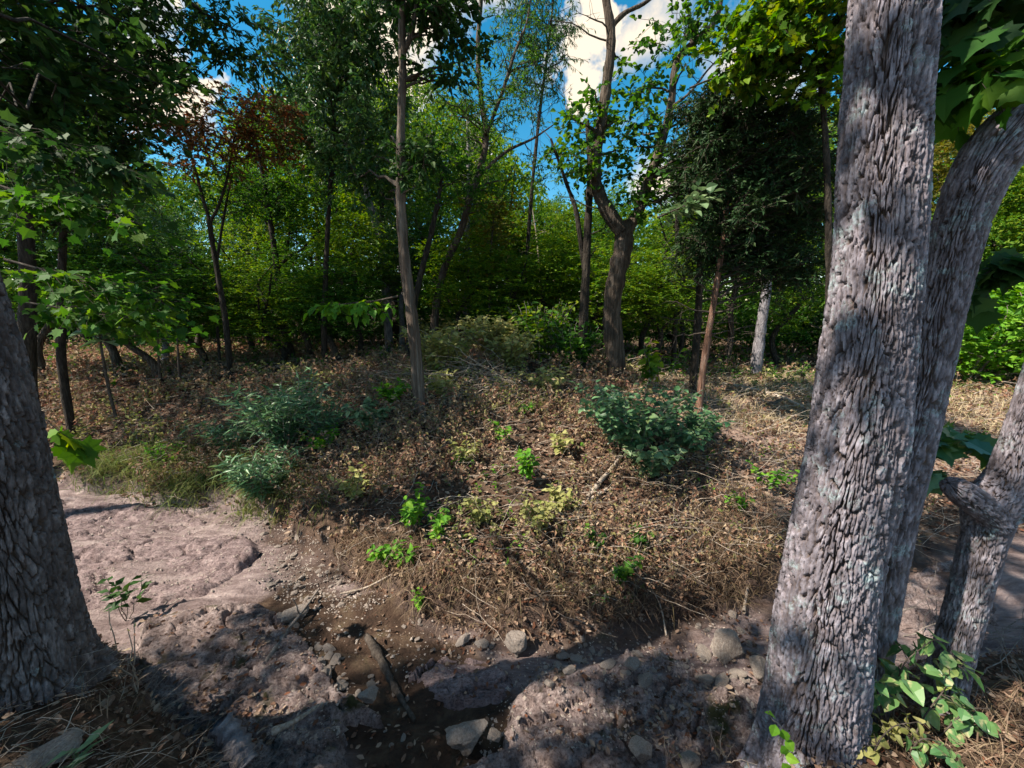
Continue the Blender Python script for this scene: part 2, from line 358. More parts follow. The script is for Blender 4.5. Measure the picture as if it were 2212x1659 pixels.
# ------------------------------------------------------------------ leaves and branches
def T_diamond(wd=.55, fold=.12):
    V = np.array([(0, 0, 0), (-wd/2, .45, fold), (0, 1, -.05), (wd/2, .45, fold)]); return V, [np.array([(0, 1, 2), (0, 2, 3)])]
def T_ovate(wd=.62, fold=.1, droop=.14):
    V = np.array([(0, 0, 0), (0, .5, -.02), (0, 1, -droop), (-wd*.40, .18, fold*.8), (-wd*.5, .42, fold), (-wd*.27, .76, fold*.3-droop*.4), (wd*.40, .18, fold*.8), (wd*.5, .42, fold), (wd*.27, .76, fold*.3-droop*.4)])
    return V, [np.array([(0, 1, 4, 3), (0, 6, 7, 1), (1, 2, 5, 4), (1, 7, 8, 2)])]
def T_lance(wd=.2):
    V = np.array([(0, 0, 0), (-wd/2, .35, .03), (0, .4, 0), (wd/2, .35, .03), (0, 1, -.15)]); return V, [np.array([(0, 2, 1), (0, 3, 2), (1, 2, 4), (2, 3, 4)])]
def T_maple():
    half = [(0, 0), (.16, .02), (.38, -.06), (.36, .10), (.56, .22), (.40, .34), (.52, .58), (.32, .54), (.26, .60), (.14, .66), (0, 1.0)]
    r = [(x, y, .10*abs(x)-.06*y*y) for x, y in half]; l = [(-x, y, z) for x, y, z in r[1:-1]]
    V = np.array([(0, .38, -.02)]+r+l[::-1]); n = len(V)-1
    return V, [np.array([(0, 1+i, 1+(i+1) % n) for i in range(n)])]
def norm(v): return v/np.maximum(np.linalg.norm(v, axis=-1, keepdims=True), 1e-9)
def leaves(pos, dirs, size, tmpl, up=1.0, jit=.5, nrm=None):
    """a leaf of the template at each position, its rib along dirs, its face turned more or less upward"""
    n = len(pos); dirs = norm(dirs)
    nn = np.array([0, 0, up])+rng.normal(0, jit, (n, 3)) if nrm is None else nrm+rng.normal(0, jit, (n, 3))
    x = norm(np.cross(dirs, nn)); z = np.cross(x, dirs)
    V, Fs = tmpl; s = np.broadcast_to(np.asarray(size, float), (n,))[:, None, None]
    W = pos[:, None, :]+s*(V[None, :, 0:1]*x[:, None]+V[None, :, 1:2]*dirs[:, None]+V[None, :, 2:3]*z[:, None])
    k = len(V); off = (np.arange(n)*k)[:, None, None]
    return W.reshape(-1, 3), [(f[None]+off).reshape(-1, f.shape[1]) for f in Fs]
def tubes(P, Rr, sides=5):
    """P (B,n,3) centre lines, Rr (B,n) radii"""
    P = np.asarray(P, float); Rr = np.asarray(Rr, float); B, n, _ = P.shape
    T = norm(np.gradient(P, axis=1))
    ref = np.array([.83, .55, .07]); a = norm(np.cross(T, ref)); b = np.cross(T, a)
    th = np.arange(sides)/sides*2*np.pi
    V = P[:, :, None]+Rr[:, :, None, None]*(np.cos(th)[:, None]*a[:, :, None]+np.sin(th)[:, None]*b[:, :, None])
    i = np.arange(B*n*sides).reshape(B, n, sides); j = np.roll(i, -1, axis=2)
    Fq = np.stack([i[:, :-1], j[:, :-1], j[:, 1:], i[:, 1:]], -1).reshape(-1, 4)
    return V.reshape(-1, 3), [Fq]
def spline(pts, n):
    pts = np.asarray(pts, float); m_ = len(pts)
    if m_ == 2: return pts[0]+(pts[1]-pts[0])*np.linspace(0, 1, n)[:, None]
    P = np.vstack([2*pts[0]-pts[1], pts, 2*pts[-1]-pts[-2]])
    u = np.linspace(0, m_-1, n); k = np.minimum(u.astype(int), m_-2); f = (u-k)[:, None]
    a, b, c_, d = P[k], P[k+1], P[k+2], P[k+3]
    return .5*(2*b+(c_-a)*f+(2*a-5*b+4*c_-d)*f*f+(3*b-a-3*c_+d)*f**3)
def bez(A, Bp, n=7, sag=.12, wob=.06):
    """curved branches from A to B, rising first, then arching over"""
    A = np.asarray(A); Bp = np.asarray(Bp); d = Bp-A; L = np.linalg.norm(d, axis=1)[:, None]
    mid = A+d*.5; mid = mid+np.stack([0*L[:, 0], 0*L[:, 0], sag*L[:, 0]], 1)+rng.normal(0, wob, A.shape)*L
    u = np.linspace(0, 1, n)[None, :, None]
    Q = A[:, None]*(1-u)**2+2*mid[:, None]*u*(1-u)+Bp[:, None]*u*u
    Q[:, 1:-1] += rng.normal(0, .018, Q[:, 1:-1].shape)*L[:, None]
    return Q
def inblob(c, r, n):
    v = norm(rng.normal(size=(n, 3)))*rng.random((n, 1))**.42; return np.asarray(c)+v*np.asarray(r)
def build_tree(name, stems, blobs, bark, leafm, label=None, cat='tree', group=None, tmpl=None, leaf=.09, tw=5, tl=.4, nl=10, droop=-.25,
               branch_mat=None, sides=10, knob=.06, bare=(), jit=.6, main=.22, wob=.06, base=None, brad=.3, twig=True, tmin=.25, keep=None):
    """stems: list of (points, radii); blobs: list of (centre, radii, clusters); returns thing > trunk, branches, foliage"""
    base = np.asarray(stems[0][0][0] if base is None else base, float)
    root = obj(name, None, label=label, cat=cat, group=group); root.location = base
    a = Acc(); K = []; KR = []
    for si, (pts, rad) in enumerate(stems):
        n = max(14, int(6*len(pts))); S = spline(pts, n)-base; r = np.interp(np.linspace(0, 1, n), np.linspace(0, 1, len(rad)), rad)
        r = r*(1+knob*2*(vn(np.arange(n)*.9, np.full(n, si*7.3), 77)-.5)*2)
        if si == 0: r[0] *= 1.35; r[1] *= 1.12
        V, Fq = tubes(S[None], r[None], sides)
        V = V+rng.normal(0, .035, V.shape)*np.repeat(r, sides)[:, None]
        a.add(V, Fq); K0 = max(1, int(n*tmin)) if si == 0 else 0
        K.append(S[K0:]); KR.append(r[K0:])
    obj('trunk', a.mesh('trunk', M[bark], True), root)
    T = [inblob(np.asarray(c_)-base, r_, n_) for c_, r_, n_ in blobs]
    if keep is not None: T = [q[keep(q+base)] for q in T]
    if T or len(bare):
        br = Acc(); crown = None
        def attach(T):
            Ks = np.concatenate(K); kr = np.concatenate(KR)
            D = np.linalg.norm(T[:, None]-Ks[None], axis=2); hz = np.linalg.norm((T[:, None]-Ks[None])[..., :2], axis=2)
            k = np.argmin(D+1.2*np.maximum(0, Ks[None, :, 2]-T[:, None, 2]+.3*hz), 1); return Ks[k], kr[k]
        if T:
            T = np.concatenate(T); T = T if len(T) > 4 else np.array([[0, 0, 1.0]]*5); nm = max(3, int(len(T)*main)); sel = rng.permutation(len(T))
            A, ar = attach(T[sel[:nm]]); Q = bez(A, T[sel[:nm]], 8, .1, wob)
            rr = np.minimum(np.minimum(ar*.6, brad*ar+.006), .04)[:, None]*np.linspace(1, .22, 8)[None]
            br.add(*tubes(Q, rr, 5)); K.append(Q[:, 2:].reshape(-1, 3)); KR.append(rr[:, 2:].ravel())
            A, ar = attach(T[sel[nm:]]); Q = bez(A, T[sel[nm:]], 5, .08, wob)
            br.add(*tubes(Q, np.minimum(ar*.7, .011)[:, None]*np.linspace(1, .35, 5)[None], 3))
            d = norm(rng.normal(size=(len(T), tw, 3))*np.array([1, 1, .55])+np.array([0, 0, .1]))
            ln = tl*(.6+.8*rng.random((len(T), tw, 1)))
            A = np.repeat(T, tw, 0); E = (T[:, None]+d*ln).reshape(-1, 3); E[:, 2] -= .12*ln.reshape(-1)
            Q = bez(A, E, 4, .1, .05)
            if twig: br.add(*tubes(Q[:, ::3], np.linspace(.0045, .002, 2)[None]*np.ones((len(A), 1)), 3))
            u = (.15+.85*(np.arange(nl)+rng.random((len(A), nl)))/nl)
            k = np.minimum((u*3).astype(int), 2); f = (u*3-k)[..., None]; bi = np.arange(len(A))[:, None]
            pos = Q[bi, k]*(1-f)+Q[bi, k+1]*f; td = Q[bi, k+1]-Q[bi, k]
            dirs = norm(td)+.9*rng.normal(size=pos.shape)*np.array([1, 1, .5])+np.array([0, 0, droop])
            L = Acc(); L.add(*leaves(pos.reshape(-1, 3), dirs.reshape(-1, 3), (leaf*(.6+.7*rng.random(pos.shape[:2]))).ravel(), tmpl or T_diamond(), 1.0, jit))
            crown = obj('crown', L.mesh('crown', M[leafm]), root)
        if len(bare):
            Bt = np.asarray(bare)-base; A, ar = attach(Bt); Q = bez(A, Bt, 8, .0, .08)
            br.add(*tubes(Q, np.minimum(ar*.45, .016)[:, None]*np.linspace(1, .15, 8)[None], 4))
            A = Q[:, 3:7].reshape(-1, 3); A = np.repeat(A, 2, 0); E = A+rng.normal(0, .22, A.shape)
            br.add(*tubes(bez(A, E, 5, .0, .1), np.linspace(.004, .0015, 5)[None]*np.ones((len(A), 1)), 3))
        obj('branches', br.mesh('branches', M[branch_mat or bark], True), crown or root, kind='stuff')
    return root
def blob(px, py, rx, ry, Y, n, ry_depth=None):
    c_ = pt(px, py, Y); s = Y/832.0*1.05
    return (c_, (rx*s, (ry_depth if ry_depth else (rx+ry)*.5*s), ry*s), n)
def stem(pp, Y, wpx, base=None):
    """pp: pixel path, Y: distance or list, wpx: width in pixels at the ends"""
    Ys = np.broadcast_to(np.asarray(Y, float), (len(pp),)) if np.isscalar(Y) else np.interp(np.linspace(0, 1, len(pp)), np.linspace(0, 1, len(Y)), Y)
    pts = [pt(x, y, yy) for (x, y), yy in zip(pp, Ys)]
    ws = np.interp(np.linspace(0, 1, len(pp)), np.linspace(0, 1, len(wpx)), wpx)
    rad = [w_*.5/832.0*((q-EYE)@np.array([0, math.cos(PITCH), -math.sin(PITCH)]))/math.sqrt(1+((x-1106)/832)**2) for w_, q, (x, y) in zip(ws, pts, pp)]
    return pts, rad
def foot(st, sink=.08):
    """extends a stem down into the ground"""
    pts, rad = st; p0 = np.array(pts[0]); g = float(gz(p0[0], p0[1]))
    if p0[2] > g+.15:
        d = p0-np.array(pts[1]); q = p0.copy(); q[2] = g-sink; q[:2] += np.clip(d[:2]/max(abs(d[2]), .3)*(p0[2]-g)*.4, -.2, .2)
        return [q]+list(pts), [rad[0]*1.1]+list(rad)
    pts = [p0-np.array([0, 0, max(0, p0[2]-g)+sink])]+list(pts)[1:]; return pts, rad

# gaps cut into the crowns along the sun, to light chosen ground patches
GAPS = [(gp(px, py), rr_) for px, py, rr_ in ((330, 1180, 1.1), (470, 1190, .8), (200, 1150, 1.1), (980, 1200, .62), (1130, 1160, .6), (1080, 1270, .5), (1000, 800, .8), (1120, 760, .8), (1700, 830, 1.2), (2100, 870, 2.4), (2150, 960, 1.0), (1750, 860, 1.0), (1560, 700, 1.0), (640, 880, .5), (560, 740, .7), (1350, 1130, .35), (1400, 870, .4), (1250, 950, .45), (860, 1000, .4), (60, 1300, .4), (1180, 1430, .3), (2000, 1560, .3), (885, 1100, .3), (830, 1200, .3), (1135, 1000, .35), (1390, 1180, .25), (1335, 1240, .25), (1650, 1050, .3), (1190, 1300, .35), (1000, 1310, .3), (950, 730, .7), (1380, 800, .5), (620, 1000, .5))]
GAPS += [(gp(700+1000*rng.random(), 880+480*rng.random()), -.12+.3*rng.random()) for _ in range(70)]
def sun_gap(P_):
    ok = np.ones(len(P_), bool)
    for g, r_ in GAPS:
        t_ = (P_[:, 2]-g[2])/SUNV[2]; q = P_-SUNV*t_[:, None]
        ok &= (np.hypot(q[:, 0]-g[0], q[:, 1]-g[1]) > r_+.3) | (P_[:, 2] < 6.4)
    return ok
def crest_gap(P_):  # cuts away crown clusters whose shade would fall on the crest
    ok = np.ones(len(P_), bool)
    for px, py, r_ in ((1000, 790, .9), (1090, 760, .9), (950, 745, .7)):
        g = gp(px, py); t_ = (P_[:, 2]-g[2])/SUNV[2]; q = P_-SUNV*t_[:, None]; ok &= np.hypot(q[:, 0]-g[0], q[:, 1]-g[1]) > r_+.2
    return ok
# ------------------------------------------------------------------ the three large trunks in front: bark plates are modelled
def hero_trunk(pts, rad, nth, nz_, cells, plate_h, depth, seed, flare=None, phi=0.0):
    S = spline(pts, nz_); r = np.interp(np.linspace(0, 1, nz_), np.linspace(0, 1, len(rad)), rad)
    Tn = norm(np.gradient(S, axis=0)); arc = np.concatenate([[0], np.cumsum(np.linalg.norm(np.diff(S, axis=0), axis=1))])
    a = norm(np.cross(np.array([0, 1., 0]), Tn)); b = np.cross(Tn, a)
    th = np.arange(nth)/nth*2*np.pi; th = np.mod(th-.62*np.sin(th-phi), 2*np.pi)   # finer mesh on the side towards the camera
    TH, AR = np.meshgrid(th, arc)
    cs, sn = np.cos(TH), np.sin(TH)
    def cyl(f, g, sd): return vn(cs*f+31, AR*g+sn*f, sd)-.5
    U = TH/(2*np.pi)*cells; Vv = AR/plate_h
    wx = 1.0*cyl(2.2, 3.5, seed)+.8*cyl(8, 9, seed+1)+.28*cyl(26, 40, seed+2)
    wy = 1.3*cyl(5, 6, seed+3)+.5*cyl(20, 20, seed+4)
    f1, f2, cid = worley(U+wx, Vv+wy, seed, cells, True); plate = sstep(.03, .17, f2-f1)
    g1, g2 = worley(U*1.5+wx*1.5, Vv*2.6+wy*2.6, seed+3, int(cells*1.5)); sub = sstep(.0, .12, g2-g1)
    fine = cyl(60, 80, seed+6)
    var = .5+.9*vn(cs*3+7, AR*3+sn*3, seed+9)
    low = cyl(1.5, 1.7, seed+8)
    rr = r[:, None]*(1+.10*low)+depth*(1.25*(plate-.8)*var+.42*sub*plate*var+.35*(cid-.5)*plate+.28*fine)
    hero_trunk.tint = (.5*cid+.5*h2(np.floor(g1*0+U*1.5+wx*1.5), np.floor(Vv*2.6+wy*2.6), seed+4)).ravel(); hero_trunk.fis = (plate*(.45+.55*sub)).ravel()
    if flare is not None: rr = rr+flare(TH, AR)
    V = S[:, None]+rr[..., None]*(np.cos(TH)[..., None]*a[:, None]+np.sin(TH)[..., None]*b[:, None])
    i = np.arange(nz_*nth).reshape(nz_, nth); j = np.roll(i, -1, 1)
    return V.reshape(-1, 3), [np.stack([i[:-1], j[:-1], j[1:], i[1:]], -1).reshape(-1, 4)]
def hero(name, label, stems, blobs, leafm, **kw):
    base = np.array(stems[0]['pts'][0]); root = obj(name, None, label=label, cat='tree'); root.location = base
    for k, s in enumerate(stems):
        V, Fq = hero_trunk(np.array(s['pts'])-base, s['rad'], *s['res'], s['cells'], s['ph'], s['depth'], s['seed'], s.get('flare'), math.atan2(-base[1], -base[0]))
        me = mesh_np('trunk', V, Fq, M[s.get('mat', 'bark_hero')], True)
        for nm, v in (('tint', hero_trunk.tint), ('fissure', hero_trunk.fis)):
            at = me.attributes.new(nm, 'FLOAT', 'POINT'); at.data.foreach_set('value', v.astype(np.float32))
        o = obj('trunk' if k == 0 else 'stem', me, root)
        if s.get('label'): o['label'] = s['label']
    if blobs:
        tmp = build_tree('tmp', [(s['pts'], s['rad']) for s in stems], blobs, 'bark_dark', leafm, base=base, brad=.04, **kw)
        for ch in list(tmp.children):
            if ch.name.split('.')[0] == 'trunk': bpy.data.objects.remove(ch)
            else: ch.parent = root
        bpy.data.objects.remove(tmp)
    return root
def root_flare(amp, n, ph, h):
    return lambda TH, AR: amp*np.exp(-AR/h)*(.6+.4*np.cos(n*TH+ph))
def stem_d(pp, Y, wpx): 
    p_, r_ = stem(pp, Y, wpx); return p_, r_
rp, rr_ = stem([(1735, 1720), (1752, 1560), (1780, 1330), (1822, 1090), (1866, 830), (1896, 560), (1908, 300), (1926, 60), (1945, -250), (1960, -700)], [1.52, 1.62, 1.66, 1.68, 1.70, 1.72, 1.75, 1.8, 1.85, 1.9], [232, 210, 205, 208, 200, 192, 196, 200, 190, 160])
r2p, r2r = stem([(1850, 1640), (1868, 1400), (1905, 1160), (1945, 990), (1992, 830), (2042, 610), (2086, 450), (2150, 325), (2270, 215), (2480, 60)], [1.80, 1.82, 1.84, 1.86, 1.88, 1.88, 1.86, 1.84, 1.84, 1.9], [120, 116, 132, 138, 122, 116, 132, 165, 190, 180])
hero('twin_stemmed_tree', 'big grey twin-stemmed tree with lichened fissured bark at the right', [
    dict(pts=rp, rad=rr_, res=(210, 640), cells=60, ph=.15, depth=.019, seed=5, flare=root_flare(.06, 5, .4, .16)),
    dict(pts=r2p, rad=r2r, res=(150, 360), cells=36, ph=.11, depth=.010, seed=15, label='smoother grey stem leaning off to the right')],
    [((.2, 1.0, 8.0), (2.8, 2.2, 1.2), 120), ((2.6, 2.2, 7.6), (2.4, 1.8, 1.2), 40)], 'leaf_deep', leaf=.14, tw=5, tl=.5, nl=9, tmpl=T_diamond(.7), tmin=.8, keep=sun_gap)  # overhead crowns out of view, placed for the shade they cast
lp, lr = stem([(45, 1520), (30, 1340), (-12, 1120), (-55, 900), (-115, 680), (-185, 450), (-280, 150), (-390, -250), (-500, -700)], [1.48, 1.5, 1.52, 1.54, 1.56, 1.58, 1.6, 1.65, 1.7], [330, 305, 300, 296, 292, 288, 285, 270, 240])
hero('leaning_tree', 'large dark tree with rough plated bark leaning out at the left edge', [
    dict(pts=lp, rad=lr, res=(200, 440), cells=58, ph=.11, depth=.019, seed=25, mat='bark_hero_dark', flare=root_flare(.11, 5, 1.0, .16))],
    [((-5.0, 1.3, 8.0), (3.4, 2.4, 1.2), 185), blob(110, 90, 170, 150, 4.4, 46, .9), blob(20, 300, 110, 120, 4.2, 18, .6)], 'leaf_deep', leaf=.13, tw=5, tl=.45, nl=9, tmpl=T_diamond(.65), tmin=.75, keep=sun_gap)  # first crown is out of view, sized to dapple the centre bank
tp, tr = stem([(2020, 1560), (2052, 1440), (2092, 1290), (2125, 1160), (2140, 1090), (2175, 1040), (2195, 960), (2225, 850), (2290, 650), (2400, 350)], [1.75, 1.76, 1.77, 1.78, 1.78, 1.77, 1.76, 1.75, 1.72, 1.7], [100, 92, 92, 100, 135, 110, 72, 60, 52, 40])
kp, kr_ = stem([(2158, 1128), (2120, 1096), (2088, 1072), (2064, 1054), (2052, 1045), (2049, 1043)], 1.74, [84, 84, 80, 68, 46, 4])
bp_, br_ = stem([(2150, 1110), (2200, 1090), (2260, 1075), (2330, 1050)], 1.76, [90, 92, 80, 70])
hero('stub_tree', 'small leaning grey trunk with a rounded stub at the right edge', [
    dict(pts=tp, rad=tr, res=(120, 240), cells=30, ph=.055, depth=.011, seed=35, flare=root_flare(.02, 5, .4, .15)),
    dict(pts=kp, rad=kr_, res=(90, 80), cells=18, ph=.05, depth=.010, seed=45, label='dark rounded branch stub'),
    dict(pts=bp_, rad=br_, res=(90, 80), cells=18, ph=.05, depth=.010, seed=55)], None, None)

# ------------------------------------------------------------------ trees of the middle distance
def mid(name, label, stems, blobs, bark, leafm, **kw):
    stems = [(p_, [q*.86 for q in r_]) for p_, r_ in stems]; blobs = [(c_, r_, int(n_*1.35)) for c_, r_, n_ in blobs]
    s = [foot(stems[0])]+stems[1:]
    return build_tree(name, s, blobs, bark, leafm, label=label, **kw)
mid('shaggy_tree', 'slim tree with shaggy peeling bark standing on the bank in the centre',
    [stem([(908, 890), (898, 760), (884, 640), (872, 540), (866, 420), (866, 280), (870, 150), (868, 60), (872, -60), (880, -220)], 5.5, [32, 28, 30, 26, 22, 20, 19, 16, 12]),
     stem([(870, 120), (892, 60), (905, -30), (930, -160)], 5.5, [15, 11, 8])],
    [blob(965, 60, 70, 90, 5.6, 34), blob(800, -90, 140, 90, 5.6, 30), blob(800, 360, 70, 60, 6.2, 14), blob(900, 330, 45, 60, 5.3, 9)], 'bark_shag', 'leaf_deep', leaf=.085, tw=5, tl=.26, nl=9, tmpl=T_ovate(.55), branch_mat='twig_dark', droop=-.5, tmin=.4)
mid('forked_tree', 'twisting grey-brown tree that forks into two crooked limbs',
    [stem([(1338, 840), (1326, 740), (1322, 660), (1336, 580), (1348, 520), (1340, 480)], 7.3, [50, 46, 44, 48, 46, 44]),
     stem([(1342, 500), (1312, 455), (1288, 400), (1286, 340), (1300, 260), (1312, 170), (1320, 80), (1308, -10), (1290, -160)], 7.25, [38, 33, 30, 27, 22, 16]),
     stem([(1350, 505), (1380, 455), (1402, 385), (1432, 300), (1450, 220), (1460, 140), (1500, 88), (1542, 52), (1560, -10), (1570, -90)], 7.25, [32, 26, 20, 17, 13, 8]),
     stem([(1318, 60), (1350, 28), (1395, 5), (1450, -40)], 7.25, [15, 11, 6]),
     stem([(1450, 232), (1490, 200), (1530, 150), (1560, 120)], 7.2, [9, 6, 3])],
    [blob(1345, 290, 80, 110, 7.6, 26), blob(1260, 290, 50, 80, 7.0, 16), blob(1420, 130, 90, 110, 7.5, 22), blob(1390, 420, 60, 60, 7.3, 14), blob(1500, 330, 70, 70, 7.4, 22), blob(1520, 60, 60, 60, 7.3, 14)], 'bark_brown', 'leaf_mid', leaf=.09, tw=4, tl=.3, nl=5,
    tmpl=T_ovate(.85), branch_mat='twig_dark', bare=[pt(1180, 30, 7.2), pt(1210, 180, 7.2), pt(1230, 240, 7.2), pt(1410, 250, 7.2), pt(1240, 20, 7.1), pt(1500, 20, 7.2), pt(1200, 420, 7.2), pt(1490, 160, 7.2)], tmin=.5)
mid('dark_straight_tree', 'straight blackish trunk just left of the forked tree',
    [stem([(1253, 825), (1260, 700), (1267, 560), (1272, 440), (1275, 350), (1268, 260)], 7.7, [25, 22, 20, 17, 12]), stem([(1264, 590), (1245, 460), (1225, 400), (1190, 300)], 7.8, [14, 11, 6])],
    [blob(1260, 330, 70, 55, 7.8, 14)], 'bark_dark', 'leaf_mid', leaf=.10, tw=4, tl=.3, nl=6, tmpl=T_ovate(.8), branch_mat='twig_dark', bare=[pt(1140, 330, 8), pt(1360, 470, 7.7), pt(1160, 250, 8)], tmin=.6)
mid('bowed_tree', 'bowed tree with pale lower trunk and spreading dark limbs behind the shaggy one',
    [stem([(938, 745), (942, 660), (962, 575), (995, 500), (1015, 430), (1035, 370), (1050, 300), (1038, 200), (1032, 100), (1040, 0), (1050, -120)], 10.5, [20, 18, 17, 16, 15, 13, 10, 6]),
     stem([(1030, 385), (1090, 330), (1150, 300), (1195, 270)], 10.4, [10, 7, 3]), stem([(1050, 290), (1085, 200), (1110, 120), (1140, 40), (1150, -60)], 10.4, [10, 7, 3])],
    [blob(1010, 220, 75, 90, 10.4, 40), blob(1110, 200, 70, 90, 10.4, 26), blob(1040, 420, 70, 60, 10.5, 20), blob(1130, 80, 60, 90, 10.6, 18), blob(1170, 370, 50, 40, 10.5, 8)], 'bark_brown', 'leaf_mid', leaf=.10, tw=5, tl=.4, nl=8, tmpl=T_diamond(.32, .05), droop=-.8,
    branch_mat='twig_dark', bare=[pt(1180, 200, 10.4), pt(1200, 310, 10.3), pt(980, 300, 10.4), pt(1140, 160, 10.4)], tmin=.35)
mid('willowy_tree', 'tall thin willowy tree with hanging narrow leaves against the cloud',
    [stem([(1128, 720), (1138, 560), (1150, 400), (1165, 250), (1182, 120), (1195, 0), (1200, -120)], 11.5, [11, 10, 8, 6, 3])],
    [blob(1185, 60, 45, 90, 11.5, 34), blob(1150, 180, 45, 80, 11.5, 26), blob(1215, 150, 30, 60, 11.4, 10), blob(1120, 20, 60, 60, 11.3, 26)], 'bark_dark', 'leaf_blue', leaf=.12, tw=5, tl=.4, nl=8, tmpl=T_diamond(.24, .05), droop=-1.3, tmin=.45)
mid('slanting_tree', 'short dark slanting trunk between the shaggy tree and the bowed tree',
    [stem([(885, 720), (905, 610), (930, 510), (945, 440), (955, 380)], 9.5, [16, 15, 12, 8])], [blob(960, 380, 80, 70, 9.5, 26)], 'bark_dark', 'leaf_mid', leaf=.10, tw=5, tl=.4, nl=9, tmin=.7)
mid('lopped_tree', 'straight greyish trunk with a round lopped branch scar near its foot',
    [stem([(1008, 700), (1007, 620), (1008, 560), (1010, 480), (1012, 380), (1010, 250)], 13.5, [17, 16, 14, 11, 7]), stem([(1003, 645), (998, 634), (992, 630)], 13.4, [9, 9, 9])],
    [blob(1020, 330, 70, 80, 13.5, 30), blob(1060, 500, 60, 40, 13.6, 14)], 'bark_pale', 'leaf_yel', leaf=.12, tw=5, tl=.5, nl=9, tmin=.6)
mid('pale_trunk_tree', 'pale lilac-grey trunk in shade left of the shaggy tree',
    [stem([(838, 700), (832, 600), (824, 530), (808, 470), (790, 400), (780, 250), (770, 120)], 12.5, [20, 22, 20, 16, 12, 8])],
    [blob(720, 180, 110, 150, 11.5, 80), blob(760, 330, 90, 70, 11.8, 34), blob(680, 60, 70, 80, 11, 30)], 'bark_pale', 'leaf_blue', leaf=.15, tw=5, tl=.5, nl=9, tmpl=T_diamond(.36, .05), droop=-.75, tmin=.55)
mid('hickory_tree', 'tall green tree with drooping leaf tassels filling the upper left centre',
    [stem([(700, 720), (705, 560), (712, 420), (722, 260), (735, 100), (745, -60)], 9.6, [15, 13, 11, 8, 5])],
    [blob(700, 90, 85, 110, 9.4, 62), blob(790, 200, 80, 110, 9.3, 56), blob(680, 280, 60, 60, 9.6, 22), blob(800, 40, 80, 80, 9, 36), blob(620, 150, 40, 50, 9.5, 12), blob(740, 380, 70, 60, 9.5, 18)], 'bark_dark', 'leaf_blue', leaf=.13, tw=6, tl=.34, nl=9, tmpl=T_diamond(.38, .05), droop=-.8, tmin=.5, keep=crest_gap)
mid('rusty_leaved_tree', 'forked tree with rust-red autumn leaves at the left',
    [stem([(497, 805), (488, 700), (472, 600), (458, 520), (452, 470)], 8.6, [18, 16, 15, 15, 14]), stem([(454, 480), (436, 420), (420, 360), (405, 310), (398, 250)], 8.6, [11, 9, 6, 3]), stem([(454, 480), (474, 440), (492, 380), (505, 300), (520, 240)], 8.6, [10, 8, 5, 3])],
    [blob(440, 290, 105, 70, 8.2, 46), blob(550, 260, 90, 60, 8.4, 22), blob(610, 300, 40, 60, 8.8, 8)], 'bark_dark', 'leaf_red', leaf=.08, tw=6, tl=.3, nl=10, tmin=.7)
mid('crooked_tree', 'crooked dark tree with a side fork right of the rusty one',
    [stem([(628, 765), (612, 690), (602, 620), (596, 560), (584, 480), (572, 400), (555, 320), (540, 240)], 11.2, [20, 17, 17, 16, 14, 12, 8, 4]), stem([(598, 580), (630, 550), (650, 540), (690, 500)], 11.2, [10, 8, 4]), stem([(578, 450), (530, 400), (500, 360)], 11.2, [9, 5])],
    [blob(560, 400, 80, 60, 11.2, 30), blob(640, 420, 70, 70, 11.4, 34), blob(560, 270, 70, 50, 11.2, 14)], 'bark_dark', 'leaf_mid', leaf=.10, tw=5, tl=.45, nl=9, tmin=.6)
mid('thin_dark_tree', 'thin dark trunk beside the foot of the rusty-leaved tree',
    [stem([(474, 770), (468, 660), (470, 560), (485, 460), (500, 380)], 9.2, [8, 8, 7, 5])], [blob(500, 420, 70, 50, 9.2, 20)], 'bark_dark', 'leaf_mid', leaf=.085, tw=5, tl=.35, nl=9, tmin=.7)
mid('cedar_tree', 'dark evergreen cedar with reddish bare lower trunk right of the forked tree',
    [stem([(1508, 885), (1520, 790), (1534, 700), (1552, 590), (1566, 480), (1580, 340), (1592, 200), (1600, 80)], 6.0, [19, 17, 16, 15, 13, 10, 6])],
    [blob(1600, 330, 130, 90, 6.1, 90), blob(1640, 480, 120, 90, 6.0, 90), blob(1570, 240, 90, 70, 6.2, 44), blob(1700, 380, 70, 130, 5.8, 60), blob(1690, 580, 70, 50, 5.9, 30), blob(1540, 540, 80, 60, 6.2, 30)], 'bark_red', 'leaf_cedar', leaf=.075, tw=9, tl=.28, nl=13, tmpl=T_diamond(.34, .05), droop=-.25, branch_mat='twig_dark',
    bare=[pt(1440, 560, 6), pt(1430, 640, 6.1), pt(1660, 640, 6), pt(1640, 700, 5.9), pt(1450, 480, 6), pt(1690, 690, 6), pt(1440, 720, 6), pt(1650, 600, 5.7), pt(1610, 740, 6), pt(1420, 430, 6), pt(1600, 660, 5.6), pt(1470, 600, 5.7)], wob=.04, tmin=.25)
mid('second_cedar_tree', 'blackish cedar trunk close behind the reddish cedar trunk',
    [stem([(1497, 835), (1504, 740), (1510, 640), (1512, 540), (1520, 400), (1525, 260)], 7.6, [20, 19, 17, 14, 8])],
    [blob(1520, 400, 80, 80, 7.7, 40), blob(1540, 280, 60, 70, 7.6, 26)], 'bark_dark', 'leaf_cedar', leaf=.075, tw=8, tl=.3, nl=11, tmpl=T_diamond(.3, .05), branch_mat='twig_dark', bare=[pt(1430, 600, 7.6), pt(1590, 620, 7.6), pt(1420, 680, 7.5), pt(1600, 700, 7.6), pt(1440, 520, 7.6)], tmin=.3)
mid('slim_black_tree', 'slim upright black trunk between the forked tree and the cedars',
    [stem([(1456, 760), (1460, 640), (1462, 540), (1464, 420), (1470, 320)], 10.5, [12, 11, 9, 5])], [blob(1480, 380, 60, 60, 10.5, 16)], 'bark_dark', 'leaf_mid', leaf=.10, tw=5, tl=.4, nl=8, tmin=.7)
